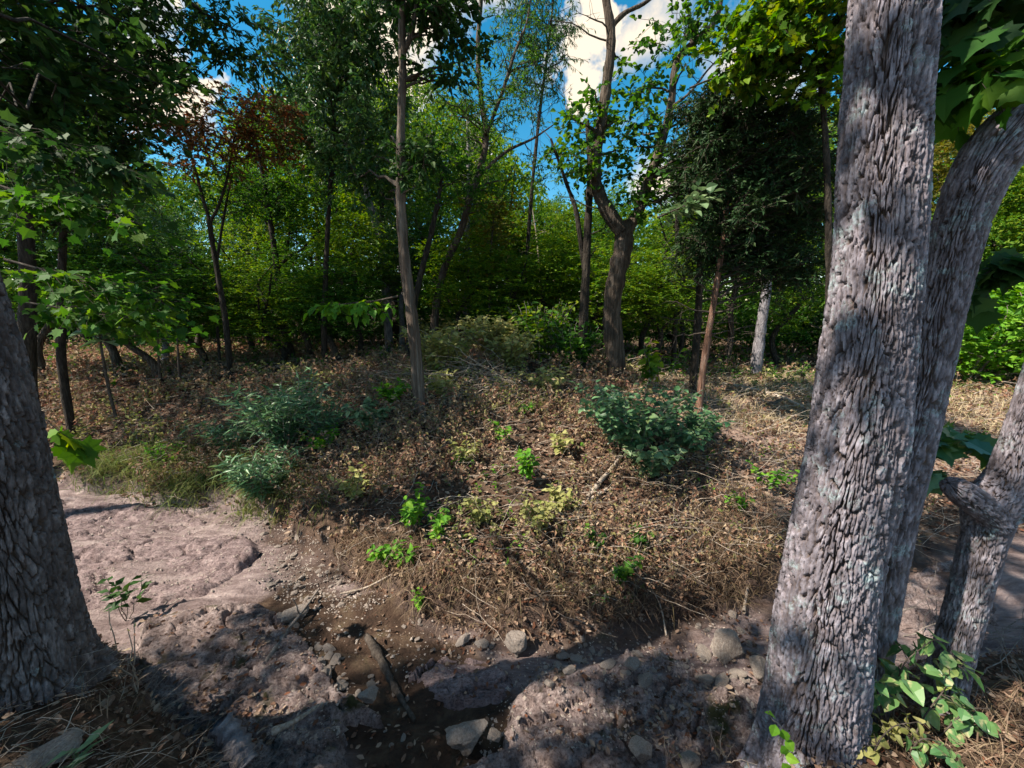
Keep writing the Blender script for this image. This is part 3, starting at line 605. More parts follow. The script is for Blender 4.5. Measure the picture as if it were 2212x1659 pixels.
mid('whitish_trunk_tree', 'whitish trunk behind the cedars, left of the twin-stemmed tree',
    [stem([(1634, 790), (1645, 700), (1658, 610), (1664, 520), (1670, 400)], 10.6, [30, 27, 24, 18])], [blob(1680, 330, 110, 90, 10.8, 40)], 'bark_pale', 'leaf_yel', leaf=.11, tw=5, tl=.45, nl=9, tmin=.8)
mid('dead_sapling', 'thin bleached dead sapling with bare twigs in the centre background',
    [stem([(1165, 690), (1166, 600), (1160, 520), (1150, 450)], 12, [7, 6, 4, 2]), stem([(1166, 650), (1182, 632), (1196, 618), (1194, 590)], 12, [5, 4, 2])], [], 'twig_pale', 'leaf_mid', bare=[pt(1140, 480, 12), pt(1185, 500, 12), pt(1130, 540, 12), pt(1200, 540, 12)], tmin=.4)
mid('dark_left_tree', 'dark upright trunk at the left beyond the leaning tree',
    [stem([(135, 800), (132, 650), (138, 480), (150, 300), (165, 120), (180, -80)], 6.2, [26, 24, 22, 20, 16])], [((-9.0, 7.6, 10.2), (3.4, 2.6, 1.3), 160), blob(200, 160, 100, 90, 6.3, 38), blob(230, 310, 80, 60, 6.4, 30), blob(90, 420, 80, 70, 6, 26)], 'bark_dark', 'leaf_deep', leaf=.10, tw=5, tl=.4, nl=9, tmpl=T_diamond(.6), tmin=.5, keep=sun_gap)  # first crown is unseen overhead, added to shade the ground
mid('overhanging_tree', 'dark tree at the far left top whose leafy boughs cross the blue sky',
    [stem([(60, 830), (60, 600), (50, 380), (45, 180), (60, 0), (80, -200)], 5.4, [50, 46, 44, 44, 36]), stem([(60, -20), (180, -80), (330, -60), (430, 20), (500, 60)], [5.4, 6.2], [24, 16, 10, 5])],
    [((-6.4, 4.8, 9.0), (3.6, 2.6, 1.2), 160), blob(400, 30, 120, 55, 6.2, 18, .8), blob(330, 150, 60, 60, 6.3, 10), blob(530, 110, 50, 45, 6.5, 8), blob(240, 40, 90, 80, 6, 26)], 'bark_dark', 'leaf_deep', leaf=.105, tw=6, tl=.36, nl=10, tmpl=T_diamond(.42, .05), droop=-.6, tmin=.7, keep=sun_gap)  # first crown is unseen overhead, added to shade the crest
for nm, lb, (bx, by), bl in (('added_shade_tree', 'tall leafy tree added unseen behind the camera for its shade', (-8.2, -1.4), ((-8.0, -.8, 8.6), (3.4, 2.2, 1.3), 200)), ('added_shade_tree', 'tall leafy tree added unseen beyond the leaning tree for its shade', (-11.8, 2.5), ((-11.2, 3.0, 9.0), (3.6, 2.8, 1.4), 210)), ('added_shade_tree', 'tall leafy tree added unseen at the far left for its shade', (-14.2, 6.6), ((-13.6, 6.9, 9.6), (3.8, 3.0, 1.4), 230))):  # unseen trees added to shade the banks and the left floor
    g = float(gz(bx, by)); build_tree(nm, [([np.array([bx, by, g-.1]), np.array([bx+.1, by, g+3]), np.array([bx+.3, by+.1, g+6.5]), np.array([bx+.6, by, g+9.5])], [.2, .17, .13, .05])], [bl], 'bark_dark', 'leaf_mid', label=lb, leaf=.14, tw=5, tl=.5, nl=9, tmin=.6, keep=sun_gap)
mid('yellowing_maple', 'yellowing maple whose leaves hang beside the top of the twin-stemmed trunk',
    [stem([(1790, 800), (1790, 500), (1780, 250), (1760, 50), (1740, -150)], 5.0, [22, 20, 16, 10])], [blob(1720, 50, 100, 70, 5.0, 40), blob(1650, 100, 80, 60, 5.1, 22), blob(1790, 170, 50, 50, 4.9, 12)], 'bark_dark', 'leaf_yel', leaf=.085, tw=5, tl=.3, nl=8, tmpl=T_maple(), tmin=.7)

# ------------------------------------------------------------------ the wood behind: copies of a few trees
def proto_tree(name, bark, leafm, crown, H, seed, leaf=.12, tmpl=None, droop=-.3, n=150):
    pts = [np.array([0, 0, 0.])]; 
    for k in range(1, 6): pts.append(np.array([rng.normal(0, .16)*k**.6, rng.normal(0, .16)*k**.6, H*k/5.5]))
    rad = [.15, .125, .11, .09, .06, .02]; st = [(pts, rad)]
    for k in range(3):
        p0 = pts[2+k % 2]; az = rng.random()*6.28; q = p0+np.array([math.cos(az)*1.3, math.sin(az)*1.3, H*.28]); st.append(([p0, (p0+q)/2+np.array([0, 0, -.15]), q], [.06, .045, .02]))
    bl = [(np.array(c_)*np.array([1, 1, H]), np.array(r_)*np.array([1, 1, H]), int(n*f)) for c_, r_, f in crown]
    return build_tree(name, st, bl, bark, leafm, cat='tree', tmpl=tmpl, leaf=leaf, tw=5, tl=.55, nl=11, droop=droop, tmin=.4, sides=7, twig=False)
CR = [[((0, 0, .72), (2.0, 2.0, .26), 1.0), ((.8, .3, .5), (1.5, 1.4, .12), .25)], [((0, 0, .62), (1.8, 1.8, .34), 1.0)], [((-.6, 0, .75), (1.6, 1.6, .2), .6), ((.8, 0, .55), (1.6, 1.5, .16), .5), ((0, .3, .36), (1.4, 1.4, .08), .2)], [((0, 0, .58), (2.3, 2.3, .38), 1.1)]]
protos = []
for k, (bk, lf, cr, dr, tm) in enumerate([('bark_dark', 'leaf_yel', 0, -.3, None), ('bark_brown', 'leaf_mid', 1, -.4, None), ('bark_dark', 'leaf_mid', 2, -.6, T_lance(.42)), ('bark_pale', 'leaf_blue', 0, -.4, None), ('bark_dark', 'leaf_gold', 1, -.3, None), ('bark_dark', 'leaf_yel', 3, -.3, None)]):
    protos.append(proto_tree('background_tree', bk, lf, CR[cr], 10, k, tmpl=tm, droop=dr, n=230))
ENV = np.array([(-600, 80), (0, 40), (300, 90), (335, 290), (420, 290), (560, 250), (640, 120), (860, 60), (1000, 120), (1130, 260), (1190, 345), (1420, 340), (1500, 240), (1700, 100), (2000, 120), (2212, 150), (2900, 150)])
used = set(); nbg = 0
LAND = [(-60, 'the leaning tree'), (140, 'the dark upright trunk at the left'), (340, 'the thin saplings at the left'), (480, 'the rusty-leaved tree'), (612, 'the crooked tree'), (705, 'the tall tasselled tree'), (830, 'the pale lilac trunk'), (908, 'the shaggy tree'), (1008, 'the lopped trunk'), (1160, 'the dead sapling'), (1255, 'the black straight trunk'), (1340, 'the forked tree'), (1460, 'the slim black trunk'), (1515, 'the cedars'), (1640, 'the whitish trunk'), (1850, 'the twin-stemmed tree'), (2120, 'the stub tree'), (2400, 'the right edge of the view')]
taken = set()
def where_label(head, px):
    o_ = sorted(LAND, key=lambda l: abs(l[0]-px)); d0 = px-o_[0][0]
    rel = 'behind' if abs(d0) < 25 else 'seen left of' if d0 < 0 else 'seen right of'
    c_ = ['%s %s %s' % (head, rel, o_[0][1]), '%s between %s and %s' % (head, o_[0][1], o_[1][1]), 'smaller %s %s %s' % (head, rel, o_[0][1]), 'second %s %s %s' % (head, rel, o_[0][1])]
    for q in c_:
        if q not in taken and len(q.split()) <= 16: taken.add(q); return q
    return c_[0]
KIND = ['yellow-green broadleaf tree', 'full green broadleaf tree', 'loose narrow-leaved tree', 'blue-green pale-trunked tree', 'olive-gold tree', 'spreading lime-green tree']
def place_bg(px, Y, kind, top=None, group='trees of the background wood'):
    global nbg
    x = (px-1106)/832*Y*1.0
    x = x/ (math.cos(PITCH)+.04)
    if top is None: top = np.interp(px, ENV[:, 0], ENV[:, 1])+rng.random()*110
    H = pt(px, top, Y)[2]
    z0 = float(gz(x, Y, False))-.1; H = max(3.2, H-z0)
    o = protos[kind] if kind not in used else copy_tree(protos[kind])
    used.add(kind); o.location = (x, Y, z0); s = H/10.3; sx = min(1.25, max(.62, s))*(.9+.25*rng.random())
    o.scale = (sx, sx, s); o.rotation_euler = (0, 0, rng.random()*6.28)
    o['label'] = where_label(('' if Y < 18 else 'distant ' if Y < 24 else 'farthest ')+KIND[kind], px); o['category'] = 'tree'; o['group'] = group; nbg += 1
ks = [5, 1, 0, 2, 3, 4, 1, 0, 5, 2, 1, 3]
i_ = 0
for Y, x0, x1, dx in ((15, -250, 2500, 205), (20, -330, 2560, 165), (27, -300, 2500, 135)):
    px = x0+rng.random()*60
    while px < x1:
        place_bg(px, Y*(.93+.16*rng.random()), ks[(i_*5+i_//3) % 12] if px > 820 else [1, 3, 2, 1, 0, 3, 2][i_ % 7]); i_ += 1; px += dx*(.75+.5*rng.random())
KIND = ['small '+k_ for k_ in KIND]
for px, Y, kd, top in ((230, 9.5, 1, 420), (330, 10.5, 3, 400), (420, 12, 1, 470), (545, 12.5, 5, 430), (660, 11.5, 1, 470), (770, 11, 0, 440), (860, 12.5, 3, 420), (930, 13, 1, 400), (1090, 13, 0, 430), (1140, 13.5, 1, 400), (1220, 12, 0, 440), (1400, 12, 5, 430), (1480, 13, 0, 420), (1580, 12, 1, 380), (1700, 12, 5, 360), (60, 9, 1, 350), (2060, 13, 5, 240), (2180, 12, 0, 200), (1000, 11, 0, 480), (1110, 10.5, 5, 520), (1190, 10.5, 0, 500), (1300, 10.5, 5, 480), (1420, 10, 0, 520), (720, 10, 1, 540), (580, 10, 5, 540), (420, 10, 1, 520), (310, 8.5, 1, 540)):
    place_bg(px, Y, kd, top, 'small trees under the taller ones')
# bushes of the understorey
def proto_bush(name, leafm, n=70, leaf=.10, tmpl=None):
    st = []
    for k in range(5):
        az = k*1.3; st.append(([np.array([.05*math.cos(az), .05*math.sin(az), -.05]), np.array([.25*math.cos(az), .25*math.sin(az), .6]), np.array([.55*math.cos(az), .55*math.sin(az), 1.35])], [.022, .015, .006]))
    return build_tree(name, st, [((0, 0, 1.15), (1.15, 1.15, .85), n), ((.4, .3, .6), (1.0, 1.0, .4), n//3)], 'twig_grey', leafm, cat='bush', tmpl=tmpl, leaf=leaf, tw=5, tl=.32, nl=9, sides=5, tmin=.2, droop=-.1, twig=False, base=(0, 0, 0))
bp0 = [proto_bush('understorey_bush', 'leaf_mid'), proto_bush('understorey_bush', 'leaf_yel', 60), proto_bush('understorey_bush', 'leaf_deep', 75), proto_bush('understorey_bush', 'leaf_bright', 60, .11)]
usedb = set()
def place_bush(px, Y, kind, h, label, group='bushes under the trees'):
    x = (px-1106)/832*Y/(math.cos(PITCH)); o = bp0[kind] if kind not in usedb else copy_tree(bp0[kind]); usedb.add(kind)
    o.location = (x, Y, float(gz(x, Y, False))-.03); s = h/2.0; o.scale = (s*1.15, s*1.15, s); o.rotation_euler = (0, 0, rng.random()*6.28)
    o['label'] = label; o['category'] = 'bush'; o['group'] = group
BK = ['green', 'yellow-green', 'deep green', 'bright light green']
for k, px in enumerate(np.arange(-150, 2400, 88)):
    Y = 12.5+4*rng.random(); kd = [0, 2, 1, 0, 2, 1, 0][k % 7]
    if px > 1950: kd = 3 if k % 2 else 1
    if 250 < px < 950: kd = [2, 0, 2][k % 3]
    place_bush(px, Y, kd, 1.7+1.3*rng.random(), where_label(BK[kd]+' bush', px))
for k, px in enumerate(np.arange(-100, 2500, 120)):
    kd = [1, 0, 3, 1][k % 4] if px > 900 else [0, 1, 0, 2][k % 4]
    place_bush(px, 19+5*rng.random(), kd, 3.0+2*rng.random(), where_label('distant tall '+BK[kd]+' bush', px), 'tall bushes deep in the wood')
for px, Y, h in ((2080, 9.5, 2.6), (2190, 10, 3.2), (2300, 9, 3.4), (2140, 12, 3.6)):
    place_bush(px, Y, 3, h, where_label('sunlit light green bush beside the track', px), 'sunlit bushes by the track')
# the hills of forest behind everything
def far_wood():
    L = Acc(); n = 40000
    a_ = R(-75)+rng.random(n)*R(150); Y = 36+14*rng.random(n); x = np.tan(a_*.85)*Y*.9
    px = x/Y*832*math.cos(PITCH)+1106
    top = np.interp(px, ENV[:, 0], ENV[:, 1])+70+60*vn(px*.02, Y*.1, 5)
    yd = (top-829.5)/832; H = 1.65+Y*(-math.sin(PITCH)-yd*math.cos(PITCH))/(math.cos(PITCH)-yd*math.sin(PITCH))
    z = .5+(H-.5)*rng.random(n)**.8
    L.add(*leaves(np.stack([x, Y, z], 1), rng.normal(size=(n, 3))+np.array([0, 0, -.3]), .35+.25*rng.random(n), T_diamond(.7), 1.0, .7))
    obj('far_woodland', L.mesh('far_woodland', M['leaf_yel']), label='dense mass of green woodland foliage closing the view behind the trees', cat='woodland', kind='stuff')
far_wood()

# ------------------------------------------------------------------ rock ledges in the creek bed
def inside(x, y, pl):
    r = np.zeros(x.shape, bool); n = len(pl)
    for i in range(n):
        (ax, ay), (bx, by) = pl[i], pl[(i+1) % n]
        c_ = ((ay > y) != (by > y)) & (x < (bx-ax)*(y-ay)/(by-ay+1e-12)+ax); r ^= c_
    return r
SLABS = []
def surf(x, y):
    z = gz(x, y)
    for (x0, y0, st_, Zs, ok) in SLABS:
        i = np.clip(np.rint((np.asarray(y)-y0)/st_).astype(int), 0, Zs.shape[0]-1); j = np.clip(np.rint((np.asarray(x)-x0)/st_).astype(int), 0, Zs.shape[1]-1)
        inb = (np.asarray(x) > x0) & (np.asarray(x) < x0+st_*Zs.shape[1]) & (np.asarray(y) > y0) & (np.asarray(y) < y0+st_*Zs.shape[0]) & ok[i, j]
        z = np.where(inb, np.maximum(z, Zs[i, j]), z)
    return z
def slab(name, label, pxs, z, seed, th=.11, tilt=(0, 0), mat='rock', rough=1.0, step=.013):
    pl = np.array([pt(x, y, z=z)[:2] for x, y in pxs]); lo, hi = pl.min(0)-.12, pl.max(0)+.12
    X, Y = np.meshgrid(np.arange(lo[0], hi[0], step), np.arange(lo[1], hi[1], step))
    s = poly_d(X, Y, np.vstack([pl, pl[:1]])); s = np.where(inside(X, Y, pl), -s, s)
    s = s+.10*fbm(X*3.5, Y*3.5, seed, 4)+.03*fbm(X*14, Y*14, seed+1, 2)
    lay = fbm(X*.9+.4*Y, Y*2.4-.3*X, seed+3, 5)*9+.5*fbm(X*9, Y*9, seed+4, 2)
    Z = z+rough*(.026*(np.floor(lay)+sstep(.86, 1, lay-np.floor(lay)))+.035*fbm(X*3, Y*3, seed+5, 3)+.03*fbm(X*9, Y*22, seed+6, 4)-.010*np.clip(1-2.0*worley(X*11+fbm(X*8, Y*8, seed), Y*14, seed+12)[0], 0, 1))
    f1, f2, cid = worley(X*1.7+.5*Y+.5*fbm(X*4, Y*4, seed+8), Y*4.4-.9*X+.7*fbm(X*4, Y*4, seed+9), seed+7, None, True); Z += rough*(.05*(cid-.5)-.07*(1-sstep(.0, .06, f2-f1)))
    f1, f2, cid = worley(X*5+1.5*Y+.8*fbm(X*9, Y*9, seed+18), Y*15-3*X+1.0*fbm(X*9, Y*9, seed+19), seed+17, None, True); Z += rough*(.022*(cid-.5)-.02*(1-sstep(.0, .1, f2-f1)))
    Z += (X-pl[:, 0].mean())*tilt[0]+(Y-pl[:, 1].mean())*tilt[1]
    Z -= np.clip(s+.03, 0, .06)/.06*th+np.clip(s+.1, 0, .1)*.25
    keep = (s < .05); SLABS.append((lo[0], lo[1], step, Z, keep))
    q = keep[:-1, :-1] & keep[1:, :-1] & keep[:-1, 1:] & keep[1:, 1:]
    id_ = np.arange(X.size).reshape(X.shape); Fq = np.stack([id_[:-1, :-1], id_[:-1, 1:], id_[1:, 1:], id_[1:, :-1]], -1)[q]
    us = np.unique(Fq); mp = np.zeros(X.size, int); mp[us] = np.arange(len(us)); V = np.stack([X, Y, Z], -1).reshape(-1, 3)[us]
    c_ = np.array([pl[:, 0].mean(), pl[:, 1].mean(), z]); o = obj(name, mesh_np(name, V-c_, [mp[Fq]], M[mat], True), label=label, cat='rock ledge'); o.location = c_
    return o
slab('rock_ledge', 'broad brownish rock ledge with a ragged right edge in the lower left creek bed', [(300, 1330), (400, 1300), (500, 1292), (590, 1300), (640, 1350), (690, 1410), (735, 1470), (790, 1495), (815, 1525), (745, 1535), (735, 1600), (770, 1680), (800, 1800), (420, 1800), (380, 1600), (300, 1480)], -.90, 101, tilt=(-.03, -.02))
slab('rock_ledge', 'rough grey rock ledge across the lower right of the creek bed', [(1095, 1560), (1110, 1495), (1160, 1440), (1240, 1420), (1300, 1395), (1420, 1385), (1540, 1420), (1640, 1450), (1760, 1520), (1760, 1800), (900, 1800), (1000, 1640)], -.925, 111, rough=1.2)
slab('rock_ledge', 'pale crumbling rock patch in the middle of the muddy channel', [(900, 1450), (930, 1410), (1000, 1400), (1080, 1430), (1120, 1470), (1080, 1500), (980, 1500), (915, 1490)], -.96, 121, .08, mat='rock_pale', rough=1.2)
slab('rock_ledge', 'sunlit pale pink bedrock sheet at the left bend of the creek', [(120, 1075), (300, 1085), (430, 1110), (530, 1150), (560, 1185), (520, 1225), (430, 1265), (300, 1290), (180, 1300), (60, 1290), (-200, 1280), (-200, 1080)], -.95, 131, .07, mat='rock_pale', rough=.9, step=.018)
slab('rock_ledge', 'purplish bedrock shelf seen between the twin stems and the stub tree', [(1930, 1330), (1960, 1220), (2060, 1190), (2150, 1230), (2160, 1330), (2080, 1400), (1980, 1400)], -.93, 141, .08)

# ------------------------------------------------------------------ loose stones
def stone_mesh(sub, seed, flat=.6, planes=9, rough=.06):
    r_ = np.random.default_rng(seed); bm = bmesh.new(); bmesh.ops.create_icosphere(bm, subdivisions=sub, radius=1)
    V = np.array([v.co[:] for v in bm.verts])
    for k in range(planes):
        n_ = norm(r_.normal(size=3)); d = .42+.3*r_.random(); e = np.maximum(0, V@n_-d); V = V-e[:, None]*n_*.96
    V = V*(1+rough*(vn(V[:, 0]*3+seed, V[:, 1]*3+V[:, 2]*2.3, seed)-.5)*2+rough*.6*(vn(V[:, 0]*8+seed, V[:, 1]*8+V[:, 2]*7, seed+1)-.5)*2)[:, None]*np.array([1, .8, flat])
    for v, c_ in zip(bm.verts, V): v.co = c_
    me = bpy.data.meshes.new('stone'); bm.to_mesh(me); bm.free(); me.materials.append(M['stone']); return me
def stone(label, px, py, wpx, z=None, flat=.6, rot=(0, 0, 0), seed=1, asp=(1, 1, 1), sub=4, lift=.3, rough=.07):
    p_ = gp(px, py) if z is None else pt(px, py, z=z); depth = np.dot(p_-EYE, [0, math.cos(PITCH), -math.sin(PITCH)]); s = wpx*.6*depth/832
    o = obj('stone', stone_mesh(sub, seed, flat, 11, rough), label=label, cat='stone'); o.location = p_+np.array([0, 0, s*lift]); o.scale = (s*asp[0], s*asp[1], s*asp[2]); o.rotation_euler = rot; return o
stone('upright grey weathered rock slab leaning against the right bank', 1572, 1420, 80, None, .3, (R(62), R(8), R(-18)), 3, (.8, 1.25, 1.0), 5, .75, .10)
stone('triangular brown stone at the foot of the bank in the centre', 1112, 1395, 54, None, .45, (R(55), R(-22), R(25)), 8, (.8, 1.15, 1), 4, .5)
stone('squarish block of stone in the mud at the bottom centre', 1012, 1592, 92, -.93, .6, (0, 0, R(15)), 12, (1, 1, 1), 5, .15)
stone('small knobbly stone just right of the squarish block', 1066, 1592, 36, -.93, .7, (0, R(20), R(70)), 14)
stone('pale angular stone at the tip of the left ledge', 798, 1512, 46, -.86, .5, (0, 0, R(-10)), 17)
stone('flat lilac stone at the edge of the gravel above the left ledge', 628, 1336, 62, None, .4, (R(5), 0, R(20)), 19, (1, .8, 1))
stone('whitish flat stone half hidden under the grassy bank', 1000, 1388, 34, None, .45, (0, 0, R(30)), 21)
stone('thin white stone below the grassy bank', 1045, 1395, 34, None, .25, (R(10), 0, R(10)), 23)
stone('bluish pitted stone on top of the right ledge', 1368, 1440, 46, -.86, .6, (0, 0, R(50)), 27)
stone('knobbly pale stone at the bottom edge below the right ledge', 1385, 1630, 56, -.86, .75, (0, 0, R(40)), 29)
stone('low pale stone at the bottom edge right of the knobbly one', 1490, 1648, 44, -.86, .6, (0, 0, R(80)), 31)
stone('rounded stone beside the leaning rock slab', 1640, 1450, 50, None, .7, (0, R(10), R(25)), 33)
stone('grey flat stone at the foot of the left trunk', 90, 1650, 110, None, .3, (0, R(8), R(35)), 37)
SP = [stone_mesh(2, 200+k, .55, 8) for k in range(9)]
def scatter_stones(n, sampler, smin, smax, label, group):
    k = 0
    while k < n:
        px, py = sampler(); p_ = gp(px, py)
        o = obj('pebble' if smax < .05 else 'stone', SP[rng.integers(9)], label=label, cat='stone', group=group)
        s = smin*(smax/smin)**(rng.random()**1.6); o.scale = (s, s*(.7+.5*rng.random()), s*(.7+.4*rng.random())); o.location = (p_[0], p_[1], float(surf(p_[0], p_[1]))+s*.22)
        o.rotation_euler = (rng.normal(0, .3), rng.normal(0, .3), rng.random()*6.28); k += 1
def samp(poly):
    pl = np.array(poly, float); lo, hi = pl.min(0), pl.max(0)
    def f():
        while True:
            q = lo+(hi-lo)*rng.random(2)
            if inside(np.array([q[0]]), np.array([q[1]]), pl)[0]: return q
    return f
scatter_stones(110, samp([(430, 1100), (560, 1110), (700, 1180), (800, 1290), (700, 1320), (600, 1290), (560, 1230), (600, 1180), (520, 1130)]), .016, .05, 'small pale pebble in the gravel fan at the left creek bend', 'pebbles of the gravel fan')
scatter_stones(60, samp([(860, 1340), (1300, 1340), (1650, 1330), (1660, 1400), (1400, 1400), (1150, 1440), (900, 1420)]), .014, .045, 'small pale stone scattered below the grassy bank', 'stones below the bank')
scatter_stones(40, samp([(600, 1330), (830, 1330), (900, 1420), (880, 1640), (800, 1640), (780, 1500)]), .012, .035, 'small stone lying in the dark mud of the channel', 'stones in the mud')
scatter_stones(46, samp([(1120, 1480), (1200, 1410), (1420, 1380), (1620, 1400), (1640, 1480), (1400, 1520), (1180, 1540)]), .022, .085, 'angular pale rock fragment strewn over the right ledge', 'fragments on the right ledge')
scatter_stones(30, samp([(640, 1340), (690, 1380), (800, 1480), (830, 1530), (720, 1500), (600, 1330)]), .02, .07, 'angular rock fragment along the ragged edge of the left ledge', 'fragments at the left ledge')
# gravel too small to count
def scatter_px(n, poly):
    f = samp(poly); Q = np.array([f() for _ in range(n)]); return Q
def ground_hits(Q):
    d = np.stack([(Q[:, 0]-1106)/832, math.cos(PITCH)-(Q[:, 1]-829.5)/832*math.sin(PITCH), -math.sin(PITCH)-(Q[:, 1]-829.5)/832*math.cos(PITCH)], 1)
    t_ = np.full(len(Q), 2.5)
    for _ in range(40): 
        P_ = EYE+d*t_[:, None]; t_ = t_+.5*(gz(P_[:, 0], P_[:, 1])-P_[:, 2])/d[:, 2]
    P_ = EYE+d*t_[:, None]; P_[:, 2] = surf(P_[:, 0], P_[:, 1]); return P_
ico = np.array([(1, 0, 0), (-1, 0, 0), (0, 1, 0), (0, -1, 0), (0, 0, 1), (0, 0, -1)], float); icf = np.array([(0, 2, 4), (2, 1, 4), (1, 3, 4), (3, 0, 4), (2, 0, 5), (1, 2, 5), (3, 1, 5), (0, 3, 5)])
def pebble_field(name, label, P_, smin, smax):
    n = len(P_); s = smin*(smax/smin)**(rng.random(n)**2); a_ = rng.random(n)*6.28
    B = ico[None]*(.6+.6*rng.random((n, 6, 1)))*np.array([1, .8, .55]); ca, sa = np.cos(a_)[:, None], np.sin(a_)[:, None]
    B = np.stack([B[..., 0]*ca-B[..., 1]*sa, B[..., 0]*sa+B[..., 1]*ca, B[..., 2]], -1)+.25*rng.normal(size=(n, 1, 3))*B[..., ::-1]
    V = P_[:, None]+B*s[:, None, None]; Fq = (icf[None]+(np.arange(n)*6)[:, None, None]).reshape(-1, 3)
    obj(name, mesh_np(name, V.reshape(-1, 3), [Fq], M['stone']), label=label, cat='gravel', kind='stuff')
P_ = ground_hits(np.vstack([scatter_px(2600, [(380, 1090), (560, 1108), (720, 1180), (850, 1290), (760, 1340), (600, 1300), (530, 1240), (560, 1190), (480, 1120)]), scatter_px(1500, [(150, 1080), (500, 1120), (560, 1250), (330, 1330), (180, 1320)]), scatter_px(900, [(450, 1310), (640, 1330), (760, 1480), (740, 1640), (480, 1640)]), scatter_px(1200, [(1120, 1420), (1640, 1400), (1640, 1650), (1000, 1650)]), scatter_px(900, [(600, 1320), (850, 1330), (1700, 1320), (1700, 1410), (1150, 1450), (880, 1480), (700, 1400)])]))
pebble_field('gravel', 'loose pale gravel and grit strewn along the creek bed', P_, .004, .02)

# ------------------------------------------------------------------ what covers the ground: litter, withered weeds, grass
def rand_area(n, x0, x1, y0, y1): return np.stack([x0+(x1-x0)*rng.random(n), y0+(y1-y0)*rng.random(n)], 1)
def T_curl(): 
    V = np.array([(0, 0, 0), (-.28, .35, .13), (0, .45, 0), (.28, .35, .1), (-.2, .75, .16), (.2, .75, .1), (0, 1, .12)]); return V, [np.array([(0, 2, 1), (0, 3, 2), (2, 6, 4), (2, 5, 6), (1, 2, 4), (2, 3, 5)])]
def by_distance(n, y1, xs=1.5):
    """points spread over the far bank, thinning with distance"""
    Y = 2.6*(y1/2.6)**(rng.random(n)); X = (rng.random(n)*2-1)*(1.2+Y*xs); return X, Y
X, Y = by_distance(70000, 16); k = (far_d(X, Y) > -.05) & (fbm(X*1.4, Y*1.4, 91, 3)+.3*(rng.random(len(X))-.5) > -.14); X, Y = X[k], Y[k]
d3 = np.stack([rng.normal(size=len(X)), rng.normal(size=len(X)), .25*rng.normal(size=len(X))], 1)
P_ = np.stack([X, Y, gz(X, Y)+.008+.03*rng.random(len(X))], 1); sz = (.035+.05*rng.random(len(X))**1.5)*np.clip(Y/4.5, .85, 2.0); nr = Y < 5.2
L = Acc(); L.add(*leaves(P_[nr], d3[nr], sz[nr], T_curl(), 1.0, .55)); L.add(*leaves(P_[~nr], d3[~nr], sz[~nr], T_diamond(.5, .15), 1.0, .55))
n = 5200; Q = ground_hits(scatter_px(n, [(300, 1320), (860, 1330), (1700, 1320), (1720, 1655), (420, 1655)])); 
k = (fbm(Q[:, 0]*2.6, Q[:, 1]*2.6, 61, 3) > .09) | (rng.random(n) < .2); Q = Q[k]; n = len(Q); Q[:, 2] += .012
L.add(*leaves(Q, np.stack([rng.normal(size=n), rng.normal(size=n), .15*rng.normal(size=n)], 1), (.012+.04*rng.random(n)**1.5), T_curl(), 1.0, .6))
X = rng.random(26000)*9-4.5; Y = rng.random(26000)*2.6+.2; k = near_d(X, Y) > .0; X, Y = X[k], Y[k]; n = len(X)
L.add(*leaves(np.stack([X, Y, gz(X, Y)+.01+.03*rng.random(n)], 1), np.stack([rng.normal(size=n), rng.normal(size=n), .3*rng.normal(size=n)], 1), .016+.034*rng.random(n)**1.6, T_curl(), 1.0, .7))
obj('leaf_litter', L.mesh('leaf_litter', M['litter']), label='brown fallen leaves strewn over the banks and the creek bed', cat='leaf litter', kind='stuff')

def weeds(name, label, mat, X, Y, hmin, hmax, nl, ls, tmpl, droop=-.3, lean=.35, smat='twig_grey', srad=.0016):
    n = len(X); A = np.stack([X, Y, gz(X, Y)-.01], 1); h = hmin+(hmax-hmin)*rng.random(n)**1.5
    E = A+np.stack([rng.normal(0, lean, n)*h, rng.normal(0, lean, n)*h, h], 1)
    Q = bez(A, E, 5, .05, .12)
    St = Acc(); St.add(*tubes(Q[:, ::2], np.linspace(1, .5, 3)[None]*np.full((n, 1), srad)*np.clip(Y/4, 1, 3)[:, None], 3))
    u = .2+.8*rng.random((n, nl)); kk = np.minimum((u*4).astype(int), 3); f = (u*4-kk)[..., None]; bi = np.arange(n)[:, None]
    pos = Q[bi, kk]*(1-f)+Q[bi, kk+1]*f; dirs = rng.normal(size=pos.shape)*np.array([1, 1, .5])+np.array([0, 0, droop])
    sz = ls*(.6+.8*rng.random((n, nl)))*np.clip(Y/4.5, .85, 2.4)[:, None]
    Lf = Acc(); Lf.add(*leaves(pos.reshape(-1, 3), dirs.reshape(-1, 3), sz.ravel(), tmpl, .8, .7))
    root = obj(name, Lf.mesh(name, M[mat]), label=label, cat='undergrowth', kind='stuff')
    obj('stems', St.mesh('stems', M[smat]), root, kind='stuff'); return root
def open_right(X, Y): return (X < 2.6+.5*fbm(X, Y, 97)) | (rng.random(len(X)) < .16)
X, Y = by_distance(24000, 15); k = open_right(X, Y) & (far_d(X, Y) > .05) & (fbm(X*1.1, Y*1.1, 71, 3)+.25*(rng.random(len(X))-.5) > -.06); X, Y = X[k], Y[k]
weeds('withered_undergrowth', 'withered brown and olive weeds covering the far bank', 'weed_brown', X, Y, .10, .5, 9, .046, T_diamond(.55, .22), -.6, .5)
